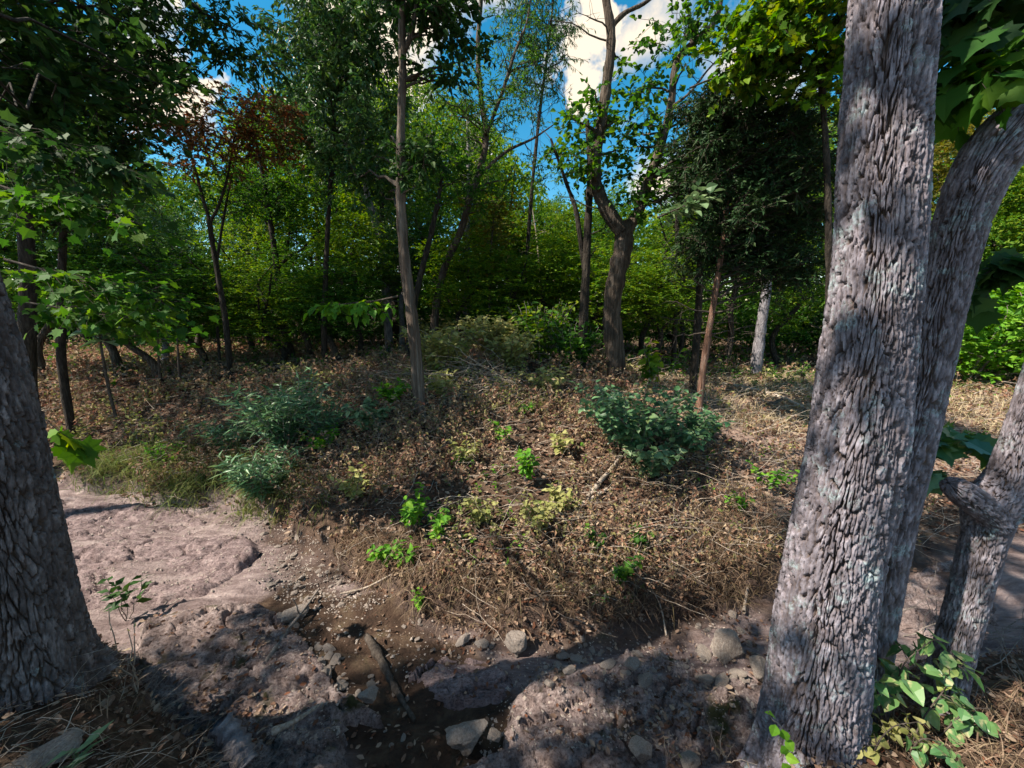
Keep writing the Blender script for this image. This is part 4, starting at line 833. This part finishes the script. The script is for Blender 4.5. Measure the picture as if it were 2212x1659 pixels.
# greener ground plants among them
X, Y = by_distance(8000, 16); k = open_right(X, Y) & (far_d(X, Y) > .5) & (fbm(X*.7, Y*.7, 81, 3) > .10); X, Y = X[k], Y[k]
weeds('green_undergrowth', 'low olive-green weeds in patches among the withered ones', 'leaf_straw', X, Y, .1, .42, 8, .045, T_diamond(.6, .15), -.2)
X, Y = by_distance(1500, 9); k = (far_d(X, Y) > .3) & (fbm(X*1.7, Y*1.7, 83, 3) > .13); X, Y = X[k], Y[k]
weeds('fresh_undergrowth', 'scattered fresh green seedlings low among the dead leaves', 'leaf_bright', X, Y, .05, .16, 7, .035, T_ovate(.6), .1)
# far floor of the wood
X, Y = rand_area(5000, -26, 26, 9, 26).T
weeds('forest_floor_plants', 'low dark green plants on the shaded floor of the wood', 'leaf_mid', X, Y, .1, .5, 7, .04, T_diamond(.6), -.1)

def grass(name, label, mat, C0, hmin, hmax, per, spread, wdt=.004, arch=1.0, dirn=None):
    """tufts of arching blades"""
    n = len(C0)*per; c_ = np.repeat(C0, per, 0); a_ = rng.random(n)*6.28; h = hmin+(hmax-hmin)*rng.random(n)
    d = np.stack([np.cos(a_), np.sin(a_)], 1)
    if dirn is not None: d = d*.6+np.asarray(dirn)
    b = c_+np.concatenate([rng.normal(0, spread, (n, 2)), np.zeros((n, 1))], 1); b[:, 2] = gz(b[:, 0], b[:, 1])-.005
    u = np.linspace(0, 1, 5)[None, :, None]; L_ = h[:, None, None]
    ar = (arch*(.4+.9*rng.random(n)))[:, None, None]
    P_ = b[:, None]+np.concatenate([d[:, None]*L_*(u**1.6)*ar*.8, L_*(u-.62*ar*u**2.4)*np.ones((n, 5, 1))*.9], 2)
    side = np.stack([-d[:, 1], d[:, 0], 0*a_], 1); side = norm(side+rng.normal(0, .3, side.shape))[:, None]
    wv = (wdt*(.6+.8*rng.random(n)))[:, None, None]*np.array([1, 1, .85, .55, .1])[None, :, None]
    V = np.stack([P_-side*wv, P_+side*wv], 2); i = np.arange(n*10).reshape(n, 5, 2)
    Fq = np.stack([i[:, :-1, 0], i[:, :-1, 1], i[:, 1:, 1], i[:, 1:, 0]], -1).reshape(-1, 4)
    return obj(name, mesh_np(name, V.reshape(-1, 3), [Fq], M[mat]), label=label, cat='grass', kind='stuff')
Q = ground_hits(np.vstack([scatter_px(150, [(850, 1230), (1050, 1240), (1400, 1200), (1660, 1230), (1660, 1320), (1300, 1320), (1000, 1340), (860, 1330)]), scatter_px(60, [(700, 1150), (900, 1150), (900, 1260), (760, 1230)]), scatter_px(60, [(1500, 1050), (1700, 1050), (1680, 1250), (1520, 1250)])]))
grass('dry_grass', 'straw-coloured dry grass arching over the edge of the centre bank', 'grass_dry', Q, .08, .40, 18, .035, .0024, 1.2, (0, -.25))
Q = ground_hits(scatter_px(120, [(150, 1010), (330, 960), (640, 1000), (700, 1100), (560, 1100), (400, 1075), (200, 1050)]))
grass('bent_grass', 'bent olive and straw grass fringing the left bank above the bedrock', 'grass_green', Q, .2, .55, 26, .08, .0035, 1.2, (.1, -.4))
Q = np.stack([2.2+8*rng.random(420), 5.6+4.2*rng.random(420), np.zeros(420)], 1)
grass('straw_grass', 'flattened pale straw grass on the right bank behind the twin-stemmed tree', 'grass_straw', Q, .15, .5, 15, .15, .005, 1.4)
Q = np.stack([6+8*rng.random(200), 8.5+3*rng.random(200), np.zeros(200)], 1)
grass('track_grass', 'green grass verge along the track at the right', 'grass_green', Q, .1, .3, 24, .2, .007, 1.0)
Q = np.stack([-2.6+1.9*rng.random(70), .6+1.2*rng.random(70), np.zeros(70)], 1); Q = Q[near_d(Q[:, 0], Q[:, 1]) > .05]
grass('foreground_grass', 'dry grass blades at the lower left corner in front of the leaning tree', 'grass_dry', Q, .06, .2, 12, .08, .0018, 1.2)
Q = np.stack([1.75+1.2*rng.random(50), 1.1+.7*rng.random(50), np.zeros(50)], 1)
grass('corner_grass', 'dry grass around the vine at the lower right corner', 'grass_dry', Q, .1, .26, 14, .06, .0022, 1.1)

# dead stems and twigs lying about
def sticks(name, label, mat, A, Dv, rad, n=6):
    Q = bez(A, A+Dv, n, .05, .06); a = Acc(); a.add(*tubes(Q, np.linspace(1, .35, n)[None]*rad[:, None], 3))
    return obj(name, a.mesh(name, M[mat], True), label=label, cat='twigs', kind='stuff')
X = -2.9+2.3*rng.random(520); Y = .7+1.4*rng.random(520); k = near_d(X, Y) > .05; X, Y = X[k], Y[k]; n = len(X)
a_ = rng.normal(.6, .6, n); ln = .06+.22*rng.random(n)
sticks('twig_litter', 'tangle of dead stalks and twigs on the lower left bank', 'twig_pale', np.stack([X, Y, gz(X, Y)+.02+.03*rng.random(n)], 1), np.stack([np.cos(a_)*ln, np.sin(a_)*ln, .05*rng.normal(size=n)], 1), .001+.002*rng.random(n)**2)
X, Y = by_distance(2600, 11, 1.2); k = far_d(X, Y) > 0; X, Y = X[k], Y[k]; n = len(X); a_ = rng.normal(0, .9, n); ln = .15+.5*rng.random(n)
sticks('dead_stalks', 'dead stalks and fine twigs tangled in the weeds of the far bank', 'twig_pale', np.stack([X, Y, gz(X, Y)+.04+.12*rng.random(n)], 1), np.stack([np.cos(a_)*ln, np.sin(a_)*ln, .25*np.abs(rng.normal(size=n))*ln], 1), (.0018+.0025*rng.random(n))*np.clip(Y/4, 1, 2.2))
n = 260; P0 = pt(1010, 790, 6.6); A = P0+np.stack([rng.normal(0, .75, n), rng.normal(0, .5, n), .1+.25*rng.random(n)], 1); A[:, 2] = gz(A[:, 0], A[:, 1])+.08+.4*rng.random(n)*np.exp(-((A[:, 0]-P0[0])/.9)**2); a_ = rng.normal(2.6, .6, n); ln = .4+.9*rng.random(n)
sticks('brush_pile', 'heap of bleached dead branches behind the shaggy tree', 'twig_pale', A, np.stack([np.cos(a_)*ln, .4*np.sin(a_)*ln, -.1+.3*rng.normal(size=n)*ln], 1), .003+.006*rng.random(n)**2, 8)
X = 1.9+1.6*rng.random(40); Y = 1.5+1.3*rng.random(40); n = 40; a_ = rng.normal(.3, .7, n); ln = .4+.6*rng.random(n)
sticks('bramble_stems', 'bare arching stems in the shadow behind the stub tree', 'twig_grey', np.stack([X+.6, Y, gz(X+.6, Y)], 1), np.stack([np.cos(a_)*ln, np.sin(a_)*ln*.5, .2+.3*rng.random(n)], 1), .002+.003*rng.random(n), 8)
def stick(name, label, pp, wpx, mat='twig_pale', lift=.02, zs=None, twigs=()):
    pts = []
    for k, (x, y) in enumerate(pp):
        q = gp(x, y) if zs is None else pt(x, y, z=zs[k]); q = q.copy(); q[2] = (float(gz(q[0], q[1])) if zs is None else q[2])+lift; pts.append(q)
    S = spline(pts, 5*len(pts)); dep = (S-EYE)@np.array([0, math.cos(PITCH), -math.sin(PITCH)]); r = np.interp(np.linspace(0, 1, len(S)), np.linspace(0, 1, len(wpx)), wpx)*.5*dep/832
    c_ = S[0].copy(); a = Acc(); a.add(*tubes((S-c_)[None], r[None]*(1+.15*rng.normal(size=len(S))), 7))
    for k in twigs:
        E = S[k]-c_+rng.normal(0, .12, 3)+np.array([0, 0, .06]); a.add(*tubes(bez((S[k]-c_)[None], E[None], 5), np.linspace(.6, .2, 5)[None]*r[k], 5))
    o = obj(name, a.mesh(name, M[mat], True), label=label, cat='stick'); o.location = c_; return o
stick('broken_stick', 'pale straight broken stick standing out of the bank at centre right', [(1268, 1085), (1300, 1050), (1322, 1020), (1340, 992)], [12, 9, 8], lift=.04)
stick('fallen_stick', 'forked pale stick lying on the bank below the straight one', [(1248, 1095), (1285, 1080), (1310, 1065)], [8, 6], twigs=(4, 8))
stick('dead_branch', 'thin dark dead branch lying across the left rock ledge', [(550, 1475), (590, 1430), (630, 1370), (660, 1335), (690, 1290)], [11, 9, 6, 3], 'twig_grey', .09, twigs=(12, 16))
stick('wet_branch', 'straight black wet branch lying in the muddy channel', [(792, 1380), (820, 1430), (850, 1480), (895, 1545)], [16, 20, 14, 9], 'twig_dark', .02)
stick('long_dead_branch', 'long pale fallen branch on the right bank behind the twin stems', [(1560, 838), (1620, 852), (1680, 870), (1760, 905)], [7, 9, 7], lift=.12, twigs=(6, 11))
stick('short_log', 'dark curved log end on the right bank below the long branch', [(1650, 890), (1672, 885), (1690, 872)], [9, 8, 5], 'twig_dark', .12)
stick('leaning_twig', 'thin pale twig sloping down the left side of the centre bank', [(735, 1290), (790, 1275), (850, 1250)], [5, 4, 3], lift=.03)
stick('curved_stalk', 'slender curved stalk sticking up at the foot of the right bank', [(1440, 1370), (1425, 1320), (1400, 1280)], [4, 3, 2], lift=.05)
stick('broken_stub', 'short upright brown stake under the right bank', [(1605, 1335), (1608, 1310), (1612, 1290)], [7, 6, 5], 'twig_pale', .05)
stick('root_log', 'thick grey weathered root end jutting into the creek at the bottom left', [(480, 1600), (505, 1630), (540, 1690)], [46, 50, 54], 'bark_pale', .12, zs=[-.62, -.7, -.8])
stick('curved_stick', 'bleached curved stick in the shady leaves at the left', [(225, 798), (245, 806), (275, 815)], [6, 5, 4], lift=.08)
stick('bare_twig', 'pale bare twig with bark stripped on the dark ledge', [(590, 1600), (640, 1575), (700, 1535)], [16, 10, 4], 'twig_pale', .06, zs=[-.8, -.8, -.8])

# ------------------------------------------------------------------ single plants
def plant(name, label, px, py, hpx, nst, mat, leafpx, nl, tmpl, spread=.5, Y=None, droop=.05, smat='twig_grey', cat='plant', up=.35, top=None, jit=.45):
    """a plant rooted where the pixel meets the ground, with stems hpx high; thing > stem parts, foliage"""
    if name == 'seedling': leafpx, nl, nst, hpx = leafpx*.78, int(nl*1.3), nst+1, hpx*1.1
    b = gp(px, py); b[2] = float(gz(b[0], b[1])); dep = (b-EYE)@np.array([0, math.cos(PITCH), -math.sin(PITCH)]); h = hpx*dep/832; ls = leafpx*dep/832
    root = obj(name, None, label=label, cat=cat); root.location = b
    a_ = rng.random(nst)*6.28; hh = h*(.55+.5*rng.random(nst)); A = np.stack([.03*h*np.cos(a_), .03*h*np.sin(a_), 0*a_-.01], 1)
    E = np.stack([np.cos(a_)*spread*hh*rng.random(nst)**.5, np.sin(a_)*spread*hh*rng.random(nst)**.5, hh], 1)
    Q = bez(A, E, 7, .06, .06); a = Acc(); a.add(*tubes(Q, np.linspace(1, .45, 7)[None]*np.full((nst, 1), max(.0018, h*.009)), 5))
    obj('stems', a.mesh('stems', M[smat], True), root)
    u = up+(1-up)*(np.arange(nl)+rng.random((nst, nl)))/nl; kk = np.minimum((u*6).astype(int), 5); f = (u*6-kk)[..., None]; bi = np.arange(nst)[:, None]
    pos = Q[bi, kk]*(1-f)+Q[bi, kk+1]*f; az = (np.arange(nl)*2.4+rng.random((nst, 1))*6)[..., None]
    dirs = np.concatenate([np.cos(az), np.sin(az), np.full_like(az, droop)], 2)+.3*rng.normal(size=pos.shape)
    L_ = Acc(); L_.add(*leaves(pos.reshape(-1, 3), dirs.reshape(-1, 3), (ls*(.65+.6*rng.random(pos.shape[:2]))).ravel(), tmpl, 1.0, jit)); obj('foliage', L_.mesh('foliage', M[mat]), root)
    return root
OV = T_ovate(.62); OW = T_ovate(.8)
plant('seedling', 'tallest bright yellow-green seedling on the sunlit front of the bank', 888, 1150, 105, 5, 'leaf_bright', 24, 11, OV, .45)
plant('seedling', 'spreading bright green seedling right of the tallest one', 950, 1165, 62, 4, 'leaf_bright', 22, 8, OV, .7)
plant('seedling', 'yellow-green seedling low down the bank at left centre', 830, 1225, 62, 4, 'leaf_bright', 22, 8, OV, .6)
plant('seedling', 'low yellow-green seedling right of the one at left centre', 872, 1225, 48, 4, 'leaf_bright', 22, 8, OV, .8)
plant('seedling', 'tiny green seedling hanging at the bottom edge of the bank', 908, 1325, 50, 3, 'leaf_bright', 15, 7, OV, .3)
plant('seedling', 'bright green bushy seedling in the middle of the bank', 1135, 1045, 80, 6, 'leaf_bright', 22, 10, OV, .55)
plant('seedling', 'green seedling above the bushy one in the middle of the bank', 1085, 960, 42, 4, 'leaf_bright', 17, 8, OV, .7)
plant('seedling', 'small bright pair of leaf tufts near the shaggy trunk', 1140, 900, 32, 3, 'leaf_bright', 18, 7, OV, .8)
plant('seedling', 'deep green seedling on the right part of the bank', 1395, 1205, 62, 5, 'leaf_mid', 22, 9, OV, .7)
plant('seedling', 'deep green seedling lowest on the right part of the bank', 1335, 1265, 62, 5, 'leaf_mid', 22, 9, OV, .7)
plant('seedling', 'green seedling at the left of the deep green pair', 1290, 1195, 56, 4, 'leaf_mid', 18, 8, OV, .5)
plant('seedling', 'small dark green rosette under the right bank', 1295, 1310, 30, 4, 'leaf_blue', 17, 6, T_lance(.3), .8)
plant('seedling', 'bright green seedling by the left side of the twin-stemmed trunk', 1660, 1065, 62, 6, 'leaf_bright', 18, 9, OV, .9)
plant('seedling', 'green seedling left of the twin-stemmed trunk, lower down', 1590, 1110, 40, 5, 'leaf_bright', 17, 8, OV, .9)
plant('seedling', 'green seedling below the right shrub', 1440, 1010, 34, 4, 'leaf_bright', 15, 7, OV, .8)
plant('seedling', 'small green seedling on the bank left of the middle', 1000, 1000, 30, 4, 'leaf_mid', 15, 7, OV, .8)
plant('seedling', 'fern-like bright green plant at the left bank fringe', 360, 1010, 55, 9, 'leaf_bright', 18, 9, T_lance(.4), .9)
plant('seedling', 'light green plant at the right edge of the teal clump', 700, 980, 60, 7, 'leaf_bright', 18, 9, OV, .8)
plant('yellow_plant', 'straw-green leafy weed on the sunlit crest of the bank front', 1160, 1150, 75, 16, 'leaf_straw', 15, 12, OV, .7, up=.2)
plant('yellow_plant', 'straw-green leafy weed left of the broken stick', 1215, 1110, 60, 16, 'leaf_straw', 15, 11, OV, .8, up=.15)
plant('yellow_plant', 'straw-green leafy weed just above the spreading seedling', 1040, 1120, 55, 14, 'leaf_straw', 15, 10, OV, .9, up=.15)
plant('yellow_plant', 'dull straw-green weed in the middle of the mound below the shaggy tree', 1010, 1000, 55, 14, 'leaf_straw', 14, 10, OV, .9, up=.15)
plant('yellow_plant', 'dull straw-green weed left of the rounded shrub', 1210, 980, 50, 14, 'leaf_straw', 14, 10, OV, .9, up=.15)
plant('yellow_plant', 'withered olive weed hanging at the left shoulder of the mound', 770, 1080, 60, 16, 'leaf_straw', 14, 10, OV, .9, up=.1)
plant('teal_clump', 'dense teal-green clump of lance-leaved stalks on the left bank', 620, 965, 135, 110, 'leaf_teal', 25, 24, T_lance(.17), .95, up=.1, droop=.25, jit=.7)
plant('teal_clump', 'lower teal-green lance-leaved clump spilling down the left bank', 575, 1070, 105, 64, 'leaf_teal', 25, 20, T_lance(.17), 1.0, up=.1, droop=.2, jit=.7)
plant('teal_clump', 'thin grey-green lance-leaved clump left of the dense teal one', 500, 970, 75, 34, 'leaf_teal', 22, 14, T_lance(.17), 1.2, up=.1, droop=.2, jit=.7)
plant('teal_clump', 'feathery teal-green stalks right of the dense clump', 700, 950, 90, 40, 'leaf_teal', 22, 16, T_lance(.18), 1.1, up=.1, droop=.2, jit=.7)
plant('grey_shrub', 'small grey-green shrub at the foot of the shaggy tree', 800, 935, 70, 22, 'leaf_pale', 18, 14, OV, .9, up=.2)
plant('green_shrub', 'small green shrub behind the grey-green one', 845, 880, 50, 14, 'leaf_bright', 17, 10, OV, .9, up=.2)
plant('rounded_shrub', 'rounded blue-green shrub with pale-edged leaves below the forked tree', 1360, 985, 150, 66, 'leaf_teal', 17, 24, OV, 1.0, up=.2, cat='shrub')
plant('rounded_shrub', 'lower skirt of grey-green leaves spreading right of the rounded shrub', 1470, 985, 95, 34, 'leaf_teal', 16, 18, OV, 1.1, up=.25, cat='shrub')
plant('grey_shrub', 'dull grey-green leafy growth under the rounded shrub', 1400, 1030, 75, 26, 'leaf_pale', 19, 12, OW, 1.0, up=.1, cat='shrub')
plant('yellow_shrub', 'shrub with yellow-green leaf tiers right of the forked trunk', 1415, 850, 110, 12, 'leaf_yel', 20, 10, OW, .5, up=.45, cat='shrub')
plant('bluish_plant', 'blue-green leafy plant at the foot of the cedar trunk', 1515, 945, 65, 18, 'leaf_teal', 20, 11, OV, .8, up=.2)
plant('crest_shrub', 'pale yellow-green shrub on the crest left of the brush pile', 960, 815, 110, 70, 'leaf_straw', 15, 22, OV, .8, up=.15, cat='shrub')
plant('crest_shrub', 'pale yellow-green shrub on the crest behind the brush pile', 1060, 770, 85, 70, 'leaf_straw', 13, 22, OV, 1.1, up=.15, cat='shrub')
plant('crest_shrub', 'green shrub on the crest left of the dark straight trunk', 1170, 780, 120, 70, 'leaf_yel', 14, 18, OV, .8, up=.1, cat='shrub')
plant('crest_shrub', 'green shrub behind the foot of the dark straight trunk', 1235, 800, 100, 56, 'leaf_mid', 15, 16, OV, .8, up=.1, cat='shrub')
plant('crest_shrub', 'straw-yellow weed clump lit on the crest right of the brush pile', 1105, 800, 80, 44, 'leaf_straw', 14, 18, OV, 1.0, up=.1, cat='shrub')
plant('crest_shrub', 'straw-yellow weed clump on the crest between the shaggy and the bowed tree', 930, 770, 85, 44, 'leaf_straw', 14, 18, OV, 1.0, up=.1, cat='shrub')
plant('crest_shrub', 'tan weed clump just right of the foot of the shaggy tree', 965, 860, 60, 30, 'leaf_straw', 14, 14, OV, 1.1, up=.1, cat='shrub')
plant('crest_shrub', 'low olive weed clump between the brush pile and the forked tree', 1180, 850, 55, 30, 'leaf_straw', 14, 14, OV, 1.2, up=.1, cat='shrub')
plant('creek_plant', 'thin dark green plant beside the left trunk over the pale bedrock', 270, 1330, 110, 4, 'leaf_deep', 26, 10, T_lance(.5), .55, up=.4)
plant('dry_stalk', 'leafless reddish stalks rising at the edge of the lower left bank', 290, 1490, 190, 4, 'weed_brown', 14, 3, T_lance(.3), .25, smat='twig_pale')
plant('pale_weed', 'pale green weed at the foot of the leaning tree', 40, 1420, 70, 8, 'leaf_pale', 30, 6, OV, .9)
plant('corner_weed', 'pale grass-leaved weed at the bottom left edge', 170, 1655, 50, 7, 'leaf_pale', 50, 3, T_lance(.25), .9)
plant('dry_stalk', 'pale bent stalks at the bottom beside the twin-stemmed trunk', 1560, 1655, 110, 7, 'weed_brown', 14, 2, T_lance(.3), .7, smat='twig_pale')
plant('dry_stalk', 'dry stalks standing at the bottom of the creek bed', 1440, 1655, 70, 4, 'weed_brown', 12, 2, T_lance(.3), .6, smat='twig_pale')
# ivy climbing the foot of the big trunk
def ivy():
    pp = [(1665, 1545), (1675, 1565), (1690, 1575), (1698, 1595), (1688, 1610), (1695, 1630), (1690, 1648), (1712, 1620)]
    P_ = np.array([pt(x, y, 1.36) for x, y in pp]); root = obj('ivy', None, label='sprig of bright green ivy on the foot of the twin-stemmed trunk', cat='ivy'); root.location = P_[-2]
    L_ = Acc(); L_.add(*leaves(P_-P_[-2], np.array([[.2, -.1, -1]])+rng.normal(0, .5, P_.shape), .055, OW, 0, .25, np.array([-.3, -1, .3]))); obj('foliage', L_.mesh('foliage', M['leaf_bright']), root)
    S = spline(P_[:7]-P_[-2]+np.array([0, .02, 0]), 20); a = Acc(); a.add(*tubes(S[None], np.full((1, 20), .002), 5)); obj('stem', a.mesh('stem', M['twig_grey'], True), root)
ivy()

# ------------------------------------------------------------------ leafy branches hanging into the view
def bough(name, label, pp, Y, wpx, mat, leafpx, n, tmpl, spread, droop=-.3, cat='branch', jit=.35, start=.2):
    """a twig with side shoots carrying broad leaves"""
    p_, r_ = stem(pp, Y, wpx); S = spline(p_, 24); r = np.interp(np.linspace(0, 1, 24), np.linspace(0, 1, len(r_)), r_); b = S[0].copy(); S = S-b
    root = obj(name, None, label=label, cat=cat); root.location = b
    a = Acc(); a.add(*tubes(S[None], r[None], 6)); Yv = float(np.mean(np.atleast_1d(Y))); ls = leafpx*Yv/832; sp = spread*Yv/832
    u = start+(1-start)*rng.random(n); k = np.minimum((u*23).astype(int), 22); A = S[k]; d = norm(S[np.minimum(k+1, 23)]-S[k]); E = A+(norm(rng.normal(size=A.shape)*np.array([1, 1, .35])+d*.9)*sp*(.3+.8*rng.random((n, 1)))); E[:, 2] -= .2*sp
    Q = bez(A, E, 5, .1, .05); a.add(*tubes(Q, np.linspace(.0022, .0012, 5)[None]*np.ones((n, 1)), 4)); obj('twigs', a.mesh('twigs', M['twig_dark'], True), root)
    pos = np.concatenate([Q[:, 4], Q[:, 3], Q[:, 2]]); dirs = np.concatenate([norm(Q[:, 4]-Q[:, 3]), norm(rng.normal(size=(n, 3)))*np.array([1, 1, .3])+.4*norm(Q[:, 4]-Q[:, 3]), norm(rng.normal(size=(n, 3)))*np.array([1, 1, .3])])+np.array([0, 0, droop])+rng.normal(0, .2, (3*n, 3))
    L_ = Acc(); L_.add(*leaves(pos, dirs, ls*(.6+.6*rng.random(3*n)), tmpl, 1.0, jit)); obj('foliage', L_.mesh('foliage', M[mat]), root); return root
MP = T_maple()
bough('vine', 'tallest vine shoot with spotted heart-shaped leaves between the twin stems and the stub tree', [(1925, 1650), (1930, 1540), (1950, 1440), (2010, 1385)], [1.5, 1.62], [6, 4, 2], 'leaf_vine', 50, 13, OW, 60, -.55, 'vine', .55, .35)
bough('vine', 'vine shoot arching left against the second stem', [(1935, 1660), (1905, 1560), (1880, 1490), (1862, 1440)], [1.5, 1.58], [5, 4, 2], 'leaf_vine', 44, 9, OW, 45, -.5, 'vine', .55, .3)
bough('vine', 'vine shoot climbing over the foot of the stub tree', [(1950, 1660), (1990, 1560), (2040, 1490), (2075, 1440)], [1.5, 1.62], [5, 4, 2], 'leaf_vine', 46, 13, OW, 55, -.5, 'vine', .55, .3)
bough('vine', 'vine shoot reaching out to the right past the stub tree', [(1970, 1650), (2040, 1580), (2090, 1535), (2140, 1530)], [1.5, 1.55], [5, 4, 2], 'leaf_vine', 42, 9, OW, 45, -.5, 'vine', .55, .35)
bough('vine', 'yellowing lower shoot of the vine at the bottom right', [(1900, 1680), (1890, 1620), (1930, 1570), (1990, 1560)], [1.42, 1.48], [5, 4, 2], 'leaf_straw', 34, 16, OW, 50, -.5, 'vine', .6, .2)
bough('vine', 'lowest yellow-green vine shoot drooping to the litter', [(1960, 1640), (1985, 1600), (2020, 1600), (2050, 1625)], [1.42, 1.4], [5, 4, 2], 'leaf_vine', 36, 12, OW, 50, -.6, 'vine', .6, .2)
bough('maple_branch', 'green maple branch sweeping in from the left at mid height', [(-60, 380), (60, 420), (170, 440), (290, 480)], 3.0, [10, 7, 3], 'leaf_mid', 22, 120, MP, 95, jit=.5)
bough('maple_branch', 'maple branch low at the left beside the leaning trunk', [(10, 560), (120, 590), (230, 620), (350, 650)], 3.3, [9, 6, 3], 'leaf_mid', 21, 160, MP, 100, jit=.5)
bough('maple_branch', 'lowest maple branch over the dark forest floor at the left', [(40, 650), (130, 665), (220, 680), (310, 690)], 3.6, [8, 5, 3], 'leaf_mid', 20, 100, MP, 75, jit=.5)
bough('maple_branch', 'upper maple branch in the dark at the far left', [(-50, 250), (60, 300), (160, 330), (270, 370)], 3.2, [9, 6, 3], 'leaf_deep', 23, 120, MP, 105, jit=.5)
bough('maple_branch', 'dark broad maple leaves hanging close above the right stem', [(2330, 20), (2200, 60), (2110, 120), (2050, 200)], 1.9, [9, 6, 3], 'leaf_mid', 56, 42, MP, 100, -.5, jit=.7)
bough('maple_branch', 'dark maple leaves at the top right corner', [(2320, -60), (2200, -30), (2110, 0), (2060, 60)], 2.0, [9, 6, 3], 'leaf_deep', 56, 42, MP, 100, -.5, jit=.7)
bough('maple_branch', 'dark maple leaves hanging over the track at the right edge', [(2330, 520), (2240, 540), (2180, 560), (2130, 590)], 2.4, [7, 5, 3], 'leaf_deep', 60, 18, MP, 70, -.4, jit=.5)
bough('maple_sprig', 'sprig of dark and teal maple leaves right of the twin stems at knee height', [(2212, 950), (2150, 955), (2080, 950), (2020, 945)], 2.2, [6, 4, 2], 'leaf_blue', 62, 13, MP, 45, -.2)
bough('maple_sprig', 'pair of teal leaves just beside the knot of the twin stems', [(2110, 1060), (2070, 1040), (2030, 1025), (2000, 1015)], 2.1, [5, 4, 2], 'leaf_teal', 58, 5, MP, 35, -.2)
bough('leafy_sprig', 'sprig of pale green leaves at the right of the forked tree', [(1420, 470), (1455, 455), (1490, 440), (1515, 425)], 5.6, [5, 3, 2], 'leaf_pale', 20, 30, OW, 40, .1)
bough('leafy_sprig', 'yellow-green sprig lit against the dark cedar', [(1490, 190), (1540, 170), (1590, 165), (1625, 180)], 5.2, [5, 3, 2], 'leaf_yel', 24, 26, OV, 36)
bough('leafy_sprig', 'light green spray of leaves in front of the pale trunk', [(860, 640), (810, 650), (760, 655), (715, 660)], 5.4, [5, 3, 2], 'leaf_bright', 24, 34, OV, 45)
bough('leafy_sprig', 'yellow-green leaf hanging at the right side of the leaning trunk', [(90, 900), (125, 930), (145, 950), (150, 965)], 2.2, [4, 3, 2], 'leaf_yel', 60, 4, MP, 25, -.5)
bough('pawpaw_sapling', 'thin black sapling with a flat umbrella of pale broad leaves at the left', [(250, 900), (235, 840), (222, 770), (215, 722)], 5.6, [9, 8, 6], 'leaf_pale', 46, 9, OV, 40, -.05, cat='sapling', start=.92)
bough('thin_sapling', 'thin dark sapling right of the umbrella-leaved one', [(345, 815), (342, 760), (340, 700)], 6.5, [7, 6, 4], 'leaf_mid', 24, 8, OV, 40, -.1, cat='sapling', start=.6)
bough('thin_sapling', 'second thin dark sapling nearer the rusty tree', [(388, 815), (385, 770), (383, 730)], 7.5, [7, 6, 4], 'leaf_mid', 22, 6, OV, 36, -.1, cat='sapling', start=.6)
bough('gold_sapling', 'olive-gold young tree in the centre background', [(1058, 690), (1058, 600), (1062, 520), (1070, 440)], 10.8, [6, 5, 3], 'leaf_gold', 11, 260, T_diamond(.6), 85, -.1, cat='sapling', start=.25)
